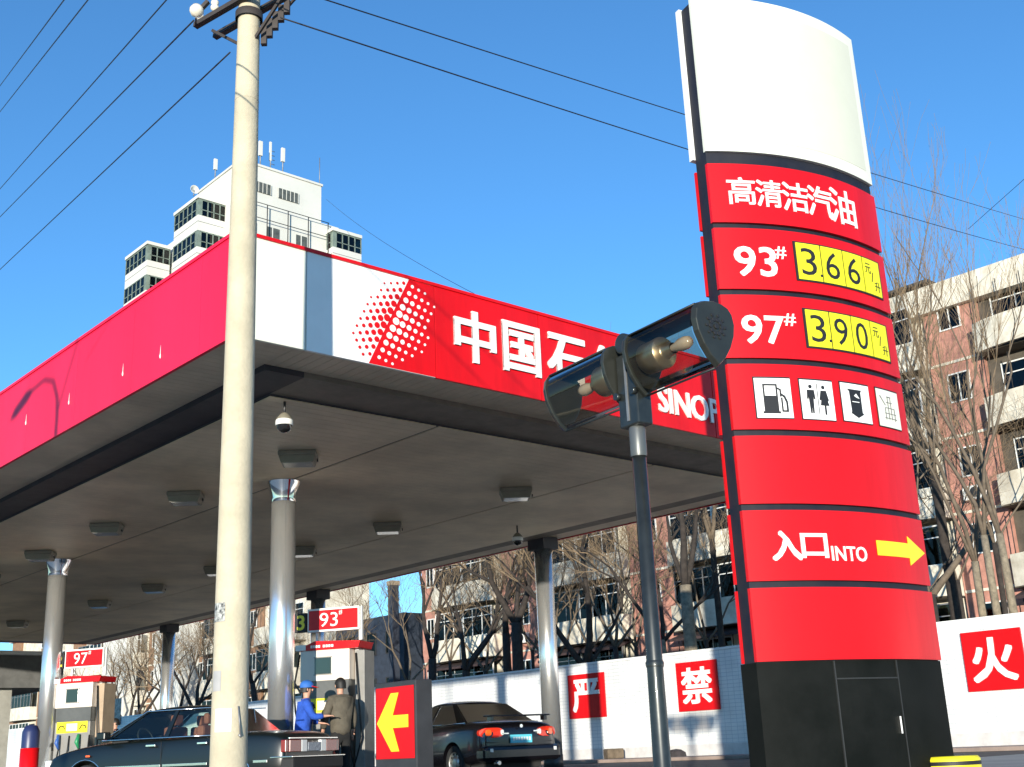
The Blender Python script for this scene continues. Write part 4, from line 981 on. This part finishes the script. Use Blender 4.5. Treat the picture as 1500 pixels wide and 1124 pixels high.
for s_ in (-1, 1):
    lens(s_, .36, .80, .70, .87, lensb); lens(s_, .60, .70, .73, .84, lenso, 'indicator', -.03); lens(s_, .36, .42, .74, .83, lensw, 'reverse_lamp', -.035)
MB().box(-.04, .0, -.22, .22, .60, .74).build('number_plate', mat('plate_blue', (.10, .50, .62), .4), s2, bevel=.004)
m = MB()
for k in range(7): m.box(-.046, -.041, -.185 + k * .055, -.15 + k * .055, .64 + .004 * (k % 3), .70)
m.build('plate_marks', white, s2, kind='stuff')
MB().tube([(-.035, 0, .885), (-.045, 0, .885)], .03, 14).build('boot_emblem', chrome2, s2)
MB().box(-.035, -.02, .26, .40, .755, .775).build('boot_badge', chrome2, s2); MB().box(-.035, -.02, -.36, -.26, .785, .805).build('boot_badge', chrome2, s2)
sp = MB(); sp.box(-.02, .20, -.64, .64, 1.055, 1.080); so_ = sp.build('spoiler', bk2, s2, bevel=.012)
for s_ in (-1, 1): MB().box(.02, .14, s_ * .56 - .03, s_ * .56 + .03, .98, 1.054).build('spoiler_foot', bk2, so_)
MB().box(-.10, .25, -.80, .80, .30, .56).build('rear_bumper', bk2, s2, bevel=.07)
MB().tube([(-.08, .50, .28), (.15, .50, .28)], .035, 12).build('exhaust_pipe', chrome2, s2)
for s_ in (-1, 1): MB().box(-.105, -.09, s_ * .66 - .03, s_ * .66 + .03, .46, .52).build('reflector', lensw, s2, bevel=.004)

# ================================================================ PEOPLE
def skinned(name, m, parent, nodes, edges, root, sub=1):
    """nodes: {key: (pos, radius)}; grows one continuous surface"""
    keys = list(nodes); ix = {k: i for i, k in enumerate(keys)}
    me = bpy.data.meshes.new(name); me.from_pydata([nodes[k][0] for k in keys], [(ix[a], ix[b]) for a, b in edges], []); me.materials.append(m)
    o = link(name, me, parent); md = o.modifiers.new('skin', 'SKIN'); md.use_smooth_shade = True
    for k in keys:
        rr = nodes[k][1]; rr = rr if isinstance(rr, tuple) else (rr, rr)
        me.skin_vertices[0].data[ix[k]].radius = rr; me.skin_vertices[0].data[ix[k]].use_root = (k == root)
    sd = o.modifiers.new('sub', 'SUBSURF'); sd.levels = sd.render_levels = sub
    return o
def person(label, P, rot, armL, armR, coat, pants, hatm, coat_len=.0, hat=None, build=1.0, h=1.72, head_turn=0, lean=0.0):
    """faces local +y; armL/armR = (elbow, wrist, hand direction) offsets"""
    t = thing('person', label, 'person', (P.x, P.y, 0), rot, None); k = h / 1.74; t.scale = (k, k, k)
    N = {'pel': ((0, 0, .95), (.14, .10)), 'bel': ((0, lean * .3, 1.08), (.125, .095)), 'che': ((0, lean * .7, 1.28), (.15, .105)), 'sho': ((0, lean, 1.43), (.12, .085)), 'nek': ((0, lean + .01, 1.50), .052), 'hd0': ((0, lean + .02, 1.57), (.062, .070)), 'hd1': ((0, lean + .025, 1.645), (.075, .09)), 'hd2': ((0, lean + .01, 1.71), (.058, .07))}
    E_ = [('pel', 'bel'), ('bel', 'che'), ('che', 'sho'), ('sho', 'nek'), ('nek', 'hd0'), ('hd0', 'hd1'), ('hd1', 'hd2')]
    Jt, Je = {}, []
    for s_, nm, arm in ((-1, 'L', armL), (1, 'R', armR)):
        sh = Vector((s_ * .19, lean, 1.42)); el = sh + Vector(arm[0]); wr = el + Vector(arm[1]); hd = Vector(arm[2]).normalized()
        N['sh' + nm] = (tuple(sh), .055); N['el' + nm] = (tuple(el), .042); N['wr' + nm] = (tuple(wr), .028); pm = wr + hd * .07; N['pa' + nm] = (tuple(pm), (.036, .018))
        E_ += [('sho', 'sh' + nm), ('sh' + nm, 'el' + nm), ('el' + nm, 'wr' + nm), ('wr' + nm, 'pa' + nm)]
        sd = hd.cross(Vector((0, 0, 1))); sd = sd.normalized() if sd.length > .2 else Vector((0, 1, 0))
        dn = hd.cross(sd).normalized()
        for q, (off, ln) in enumerate([(-.030, .062), (-.010, .072), (.011, .068), (.030, .055)]):
            a_ = pm + sd * off + hd * .025; b_ = a_ + hd * ln * .55; c_ = b_ + (hd * .7 + dn * .6) * ln * .5
            for kk, pp in (('a', a_), ('b', b_), ('c', c_)): N['f%s%d%s' % (nm, q, kk)] = (tuple(pp), .009 if kk != 'c' else .007)
            E_ += [('pa' + nm, 'f%s%da' % (nm, q)), ('f%s%da' % (nm, q), 'f%s%db' % (nm, q)), ('f%s%db' % (nm, q), 'f%s%dc' % (nm, q))]
        a_ = wr + hd * .03 - sd * .03; b_ = a_ + hd * .03 - sd * .03 + dn * .01; N['t%sa' % nm] = (tuple(a_ + hd * .01), .012); N['t%sb' % nm] = (tuple(b_), .010); E_ += [('wr' + nm, 't%sa' % nm), ('t%sa' % nm, 't%sb' % nm)]
        Jt['sh' + nm] = (tuple(sh + Vector((-s_ * .01, 0, -.01))), .080 * build); Jt['el' + nm] = (tuple(el), .064 * build); Jt['wr' + nm] = (tuple(wr - (wr - el).normalized() * .02), .046 * build); Je += [('sho', 'sh' + nm), ('sh' + nm, 'el' + nm), ('el' + nm, 'wr' + nm)]
        N['hp' + nm] = ((s_ * .10, 0, .90), .085); N['kn' + nm] = ((s_ * .11, .02, .50), .055); N['an' + nm] = ((s_ * .11, -.01, .10), .038); N['to' + nm] = ((s_ * .125, .13, .035), (.04, .03))
        E_ += [('pel', 'hp' + nm), ('hp' + nm, 'kn' + nm), ('kn' + nm, 'an' + nm), ('an' + nm, 'to' + nm)]
    body = skinned('body', skin, t, N, E_, 'pel')
    Jt.update({'hem': ((0, 0, .86 - coat_len), (.185 * build, .14 * build)), 'pel': ((0, 0, 1.0 - coat_len * .3), (.18 * build, .14 * build)), 'che': ((0, lean * .7, 1.26), (.185 * build, .14 * build)), 'sho': ((0, lean, 1.42), (.14 * build, .10 * build)), 'col': ((0, lean, 1.505), (.07, .068))})
    Je += [('hem', 'pel'), ('pel', 'che'), ('che', 'sho'), ('sho', 'col')]
    jk = skinned('jacket', coat, t, Jt, Je, 'che')
    m = MB(); m.tube([(0, .15 * build + lean * .6, 1.40), (0, .148 * build + lean * .3, 1.1), (0, .145 * build, .84 - coat_len)], .008, 5); m.build('zip', rubber, jk)
    Tn = {'w': ((0, 0, .98), (.15, .11)), 'c': ((0, 0, .88), (.155, .115))}; Te = [('w', 'c')]
    for s_, nm in ((-1, 'L'), (1, 'R')):
        Tn['h' + nm] = ((s_ * .10, 0, .80), .105); Tn['k' + nm] = ((s_ * .11, .02, .48), .078); Tn['a' + nm] = ((s_ * .11, 0, .10), .066); Te += [('c', 'h' + nm), ('h' + nm, 'k' + nm), ('k' + nm, 'a' + nm)]
        MB().lathe([(.0, .0), (.05, 0), (.055, .05), (.04, .10), (.0, .11)], 14).fn(lambda x, y, z, s_=s_: (x + s_ * .12, y * 2.3 + .05, z)).build('shoe', rubber, t)
    skinned('trousers', pants, t, Tn, Te, 'c')
    # face features
    fy = lean + .025
    f = MB(); f.lathe([(.0, .0), (.012, .0), (.016, -.02), (.0, -.045)], 8, (0, fy + .092, 1.655)); f.build('nose', skin, body)
    for s_ in (-1, 1):
        f = MB(); f.lathe([(.0, .008), (.009, .0), (.0, -.008)], 8, (s_ * .03, fy + .082, 1.66)); f.build('eye', hairm, body)
        f = MB(); f.lathe([(.0, .03), (.012, .015), (.012, -.015), (.0, -.03)], 8, (s_ * .082, fy, 1.64)); f.build('ear', skin, body)
    MB().box(-.022, .022, fy + .078, fy + .086, 1.588, 1.596).build('mouth', lensr, body)
    hb = MB(); pr = []
    for i in range(9):
        t_ = PI / 2 * i / 8; pr.append((.098 * math.cos(t_) + .0001, .115 * math.sin(t_)))
    hb.lathe([(.09, -.07)] + pr, 20).fn(lambda x, y, z: (x * .95, fy - .012 + y * 1.12 - (.02 if z < 0 else 0), 1.665 + z if y < .03 or z > .01 else 1.68 + z * .3))
    hb.build('hair', hairm, body)
    if hat:
        c_ = MB(); c_.lathe([(.104, -.02), (.106, .02)] + [(.106 * math.cos(PI / 2 * i / 6) + .0001, .02 + .09 * math.sin(PI / 2 * i / 6)) for i in range(1, 7)], 20).fn(lambda x, y, z: (x * .97, fy - .008 + y * 1.12, 1.695 + z)); cap = c_.build('cap', hat, body)
        br = MB(); br.add([(x, fy + yy, 1.69 + zz) for (x, yy, zz) in [(-.085, .07, 0), (-.06, .17, -.02), (0, .20, -.015), (.06, .17, -.02), (.085, .07, 0), (-.085, .07, .012), (-.06, .17, -.01), (0, .20, -.004), (.06, .17, -.01), (.085, .07, .012)]], [(0, 1, 2, 3, 4), (9, 8, 7, 6, 5), (0, 5, 6, 1), (1, 6, 7, 2), (2, 7, 8, 3), (3, 8, 9, 4)]); br.build('cap_visor', red, cap)
    return t
blue = mat('cloth_blue', (.02, .09, .48), .85, var=.35, vscale=6, bump=.6, bscale=14); navy = mat('cloth_navy', (.012, .015, .04), .9, var=.3)
khaki = mat('cloth_khaki', (.11, .095, .07), .9, var=.4, vscale=5, bump=.7, bscale=12); blk = mat('cloth_black', (.012, .012, .012), .9)
P = atY(443, 1060, 20.3)
person('pump attendant in blue jacket and blue cap with red visor, standing behind the green sedan', P, R(-75), ((-.05, .06, -.27), (.04, .22, -.06), (.2, 1, -.2)), ((.05, .10, -.25), (-.06, .22, .02), (0, 1, 0)), blue, navy, None, hat=mat('cap_blue', (.02, .12, .42), .7), h=1.68, lean=.05, build=1.08)
P = atY(499, 1060, 20.75)
person('man in long khaki coat and black trousers with his back turned before pump 3', P, R(38), ((-.07, .05, -.28), (.02, .12, -.22), (0, .3, -1)), ((.07, .02, -.28), (.02, .06, -.24), (0, .2, -1)), khaki, blk, None, coat_len=.06, h=1.75, build=1.15)
P = atY(170, 1060, 31.5)
person('distant person with black hair seen over the bonnet of the green sedan', P, R(120), ((-.05, .05, -.28), (0, .05, -.25), (0, 0, -1)), ((.05, .05, -.28), (0, .05, -.25), (0, 0, -1)), navy, blk, None, h=1.66)
P = atY(484, 1095, 19.95)
ex = thing('fire_extinguisher', 'red fire extinguisher standing between the green sedan tail and the man in khaki', 'fire extinguisher', (P.x, P.y, 0))
MB().lathe([(.0, 0), (.09, 0), (.095, .03), (.095, .52), (.06, .60), (.03, .63), (.0, .63)], 18).build('cylinder', red, ex); MB().box(-.10, .10, -.03, .03, .64, .72).build('handle', red, ex, bevel=.01)
MB().tube([(.03, 0, .64), (.14, -.04, .6), (.15, -.05, .35), (.10, -.05, .2)], .012, 6).build('hose', rubber, ex)
#@@ENDCARS@@
# ================================================================ TREES
barkd = mat('bark_dark', (.045, .035, .028), .95, var=.5, vscale=6, bump=.5, bscale=20)
barkp = mat('bark_pale', (.27, .22, .15), .9, var=.5, vscale=5, bump=.4, bscale=18, dark=(.12, .10, .07))
twigm = mat('twig_brown', (.24, .17, .10), .95, var=.3, vscale=3)
twigd = mat('twig_dark', (.07, .05, .04), .95)
def grow(mb, fine, p, d, r, L, lev, maxlev, rng, upw, spread, n=6):
    """one limb: a bent tapering tube with children"""
    segs = 5 if lev < 2 else 4
    pts = [p.copy()]; rad = [r]; dd = d.normalized()
    for i in range(segs):
        dd = (dd + Vector((rng.gauss(0, .13), rng.gauss(0, .13), rng.gauss(0, .08) + upw * .10))).normalized()
        pts.append(pts[-1] + dd * L / segs); rad.append(max(.004, r * (1 - .5 * (i + 1) / segs)))
    (mb if lev < 2 else fine).tube(pts, rad, n if lev < 2 else 3, lev < 2, lev < 2)
    if lev >= maxlev: return
    kids = ([3, 6, 7, 5] if upw < .7 else [3, 5, 6, 5])[min(lev, 3)]
    for k in range(kids):
        i = 1 + int((segs - .01) * (.25 + .75 * rng.random())) if lev else segs - (k % 3)
        i = min(i, segs); q = pts[i]; base = (pts[i] - pts[i - 1]).normalized()
        ax = base.orthogonal().normalized(); ax.rotate(Matrix.Rotation(rng.random() * 2 * PI, 3, base))
        nd = (base + ax * spread * (.6 + .8 * rng.random()) + Vector((0, 0, upw * .35))).normalized()
        grow(mb, fine, q, nd, rad[i] * (.62 if lev else .72) , L * (.52 + .3 * rng.random()), lev + 1, maxlev, rng, upw, spread, n)
def tree(label, a_, b_, h, r, forks, seed, bark=None, twig=None, upw=.5, spread=.8, maxlev=3, lean=(0, 0), trunk_h=None, limbm=None, group='bare trees behind the boundary wall'):
    rng = random.Random(seed); bark = bark or barkd; twig = twig or twigm
    t = thing('bare_tree', label, 'tree', ST(a_, b_), 0, group)
    th = trunk_h or h * .32
    tr = MB(); top = Vector((lean[0], lean[1], th)); pts = [Vector((0, 0, 0)), Vector((lean[0] * .3 + rng.gauss(0, .05), lean[1] * .3, th * .4)), Vector((lean[0] * .7, lean[1] * .7 + rng.gauss(0, .05), th * .75)), top]
    tr.tube(pts, [r * 1.25, r, r * .9, r * .85], 10); tr.build('trunk', bark, t)
    lm, fn = MB(), MB()
    for (dx, dy, ln, rr) in forks:
        # dx along image right, dy away
        grow(lm, fn, top - Vector((0, 0, .1)), Vector((dx, dy, 1)), r * rr, ln, 0, maxlev, rng, upw, spread)
    lm.build('limbs', limbm or barkd, t); fn.build('twigs', twig, t, kind='stuff')
    return t
def ta(px, b_): P = atb(px, 1000, b_); return ab(P)[0]
V = [(-.45, 0, 3.2, .62), (.45, .1, 3.4, .62)]
W3 = [(-.5, .1, 3.2, .6), (.1, .2, 3.4, .6), (.6, -.1, 3.0, .55)]
T = [
 ('bare forked tree behind the wall, just right of the far left pump', 192, 26, 8.0, .20, W3, 2.6, {}),
 ('bare dark tree with wide V fork between far left column and the pole', 208, 27, 8.0, .17, V, 3.4, {}),
 ('bare dark tree whose two trunks meet above the sedan roof', 263, 26, 8.5, .22, [(-.5, 0, 3.2, .6), (.15, 0, 3.2, .6), (.7, 0, 3.6, .6)], 2.2, {}),
 ('bare dark tree close to left side of the concrete pole', 288, 25, 8.5, .2, W3, 3.2, {}),
 ('bare dark leaning tree between concrete pole and thick chrome column', 384, 26, 8.5, .16, [(-.25, 0, 3.6, .8), (.5, .1, 2.5, .5)], 4.4, dict(lean=(-.5, 0))),
 ('slender dark tree behind fuel pump number 3 sign', 520, 28, 8.5, .14, V, 3.5, {}),
 ('dark bare tree at the corner of the brick block, right of the arrow sign', 634, 25, 9, .20, [(-.55, 0, 3.6, .6), (.08, 0, 3.6, .65)], 4.3, {}),
 ('small dark bare tree with low fork above the black car', 683, 25.5, 8, .19, [(-.3, 0, 2.8, .65), (.6, 0, 3.2, .6), (.1, .2, 3, .5)], 3.7, {}),
 ('dark straight bare tree left of the column by the wall, left of a pair', 744, 25, 8.5, .18, [(-.12, 0, 2.5, .8)], 4.9, {}),
 ('dark bare tree with high V fork left of the column by the wall', 760, 24.6, 9, .24, [(-.4, 0, 3.2, .6), (.45, 0, 3.2, .6), (.1, .3, 3.2, .45)], 5.2, {}),
 ('pale trunked bare tree with wide dark limbs right of the column by the wall', 858, 24.6, 8.5, .23, [(-.75, 0, 3.6, .55), (.42, 0, 4.4, .6), (.8, .1, 3.2, .4)], 3.3, dict(bark='p')),
 ('pale straight trunk bare tree between the lantern post and the pylon', 1016, 25, 10, .24, [(-.15, 0, 3.8, .6), (.5, 0, 3.4, .5), (-.6, .1, 3, .4)], 5.6, dict(bark='p')),
 ('brownish bare tree touching the right side of the lantern post', 975, 26, 9, .15, W3, 4.0, dict(bark='p')),
 ('curving bare tree immediately right of the pylon above the wall', 1380, 25, 10, .20, [(.9, .1, 4.5, .75), (-.35, 0, 4.2, .65), (.1, 0, 4, .5)], 4.2, {'upw': .3}),
 ('tall pale multi stem tree at right edge, left stem above the fire board', 1456, 25.5, 13, .125, [(-.12, 0, 5, .8), (.2, 0, 5, .7), (-.35, .1, 4.6, .6)], 5.0, dict(bark='p', twigs='u')),
 ('tall pale multi stem tree at right edge, middle stem', 1476, 25, 13, .115, [(-.1, .1, 5, .8), (.15, 0, 5, .7)], 5.6, dict(bark='p', twigs='u')),
 ('tall pale multi stem tree at the right edge, rightmost stem', 1500, 25.2, 13, .12, [(-.2, 0, 5, .8), (.12, 0, 5.2, .7)], 5.6, dict(bark='p', twigs='u')),
 ('tall slim bare tree rising highest into the sky right of the pylon', 1415, 28, 15, .17, [(-.25, 0, 5.0, .8), (-.05, .1, 5.2, .8), (.15, 0, 5.0, .7), (-.45, 0, 4.4, .6)], 8.2, {'upw': 1.4, 'spread': .38, 'twigs': 'u'}),
 ('slim bare tree close to the pylon edge with thin twigs against the sky', 1345, 30, 13, .13, [(-.2, 0, 4.4, .7), (.2, 0, 4.4, .7)], 8.6, {'upw': 1.2, 'spread': .4}),
 ('bare tree whose thin top twigs show between canopy and pylon', 1062, 28, 13, .13, [(-.35, 0, 3.4, .7), (.2, 0, 3.2, .7), (0, .2, 3.4, .6)], 7.6, {'upw': 1.0, 'spread': .45}),
 ('thin bare tree before the brick pier, left of the lantern post', 905, 28, 9.5, .12, W3, 4.2, {}),
 ('thin bare tree in front of the glazed balconies, right of the black car', 810, 29, 9, .12, W3, 4.0, {}),
 ('thin bare tree before the left end of the brick block', 712, 29.5, 9, .12, W3, 4.0, {}),
 ('thin bare tree left of the concrete pole in front of the pale block', 236, 30, 9, .12, W3, 3.6, {}),
 ('thin bare tree close behind the pylon on its right, low crown', 1330, 26.5, 9, .13, W3, 3.6, {}),
 ('small bare tree far left behind fuel pump number 2', 150, 30, 8, .14, W3, 3.0, {}),
 ('thin bare tree right of the chrome column behind pump number 3', 450, 30, 8, .12, W3, 3.6, {}),
 ('thin bare tree near the gap between the two apartment blocks', 598, 31, 8.5, .12, W3, 4.0, {}),
]
T += [
 ('spindly bare sapling left of the lantern post, close to the brick pier', 935, 30.5, 9, .09, W3, 4.4, {}),
 ('spindly bare sapling behind the forbid board, left of the pylon', 1040, 30, 9, .09, W3, 4.2, {}),
 ('spindly bare sapling behind the strict board', 868, 31, 9, .09, W3, 4.6, {}),
 ('spindly bare sapling above the right end of the black car', 782, 31, 9, .09, W3, 4.8, {}),
 ('spindly bare sapling above the roof of the black car', 660, 30.5, 9, .09, W3, 4.8, {}),
 ('spindly bare sapling at the left corner of the fire board', 1425, 30.5, 10, .10, W3, 5.2, dict(upw=.8)),
 ('spindly bare sapling against the balconies at the right edge', 1490, 30.5, 10, .10, W3, 6.2, dict(upw=.8)),
 ('spindly bare sapling just right of the concrete pole behind the wall', 372, 31, 9, .09, W3, 4.2, {}),
]
for i, (lab, px, b_, h, r_, forks, th, kw) in enumerate(T):
    if px > 1290: forks = [(f[0], f[1], f[2], f[3] * .72) for f in forks]
    tree(lab, ta(px, b_), b_, h, r_, forks, 100 + i, barkp if kw.get('bark') else barkd, twigm, kw.get('upw', .9 if kw.get('twigs') else .5), kw.get('spread', .42 if kw.get('twigs') else .75), 3, kw.get('lean', (0, 0)), th, mat('limb_brown', (.15, .115, .08), .95, var=.4, vscale=5) if px > 1290 or b_ > 27.5 else None)
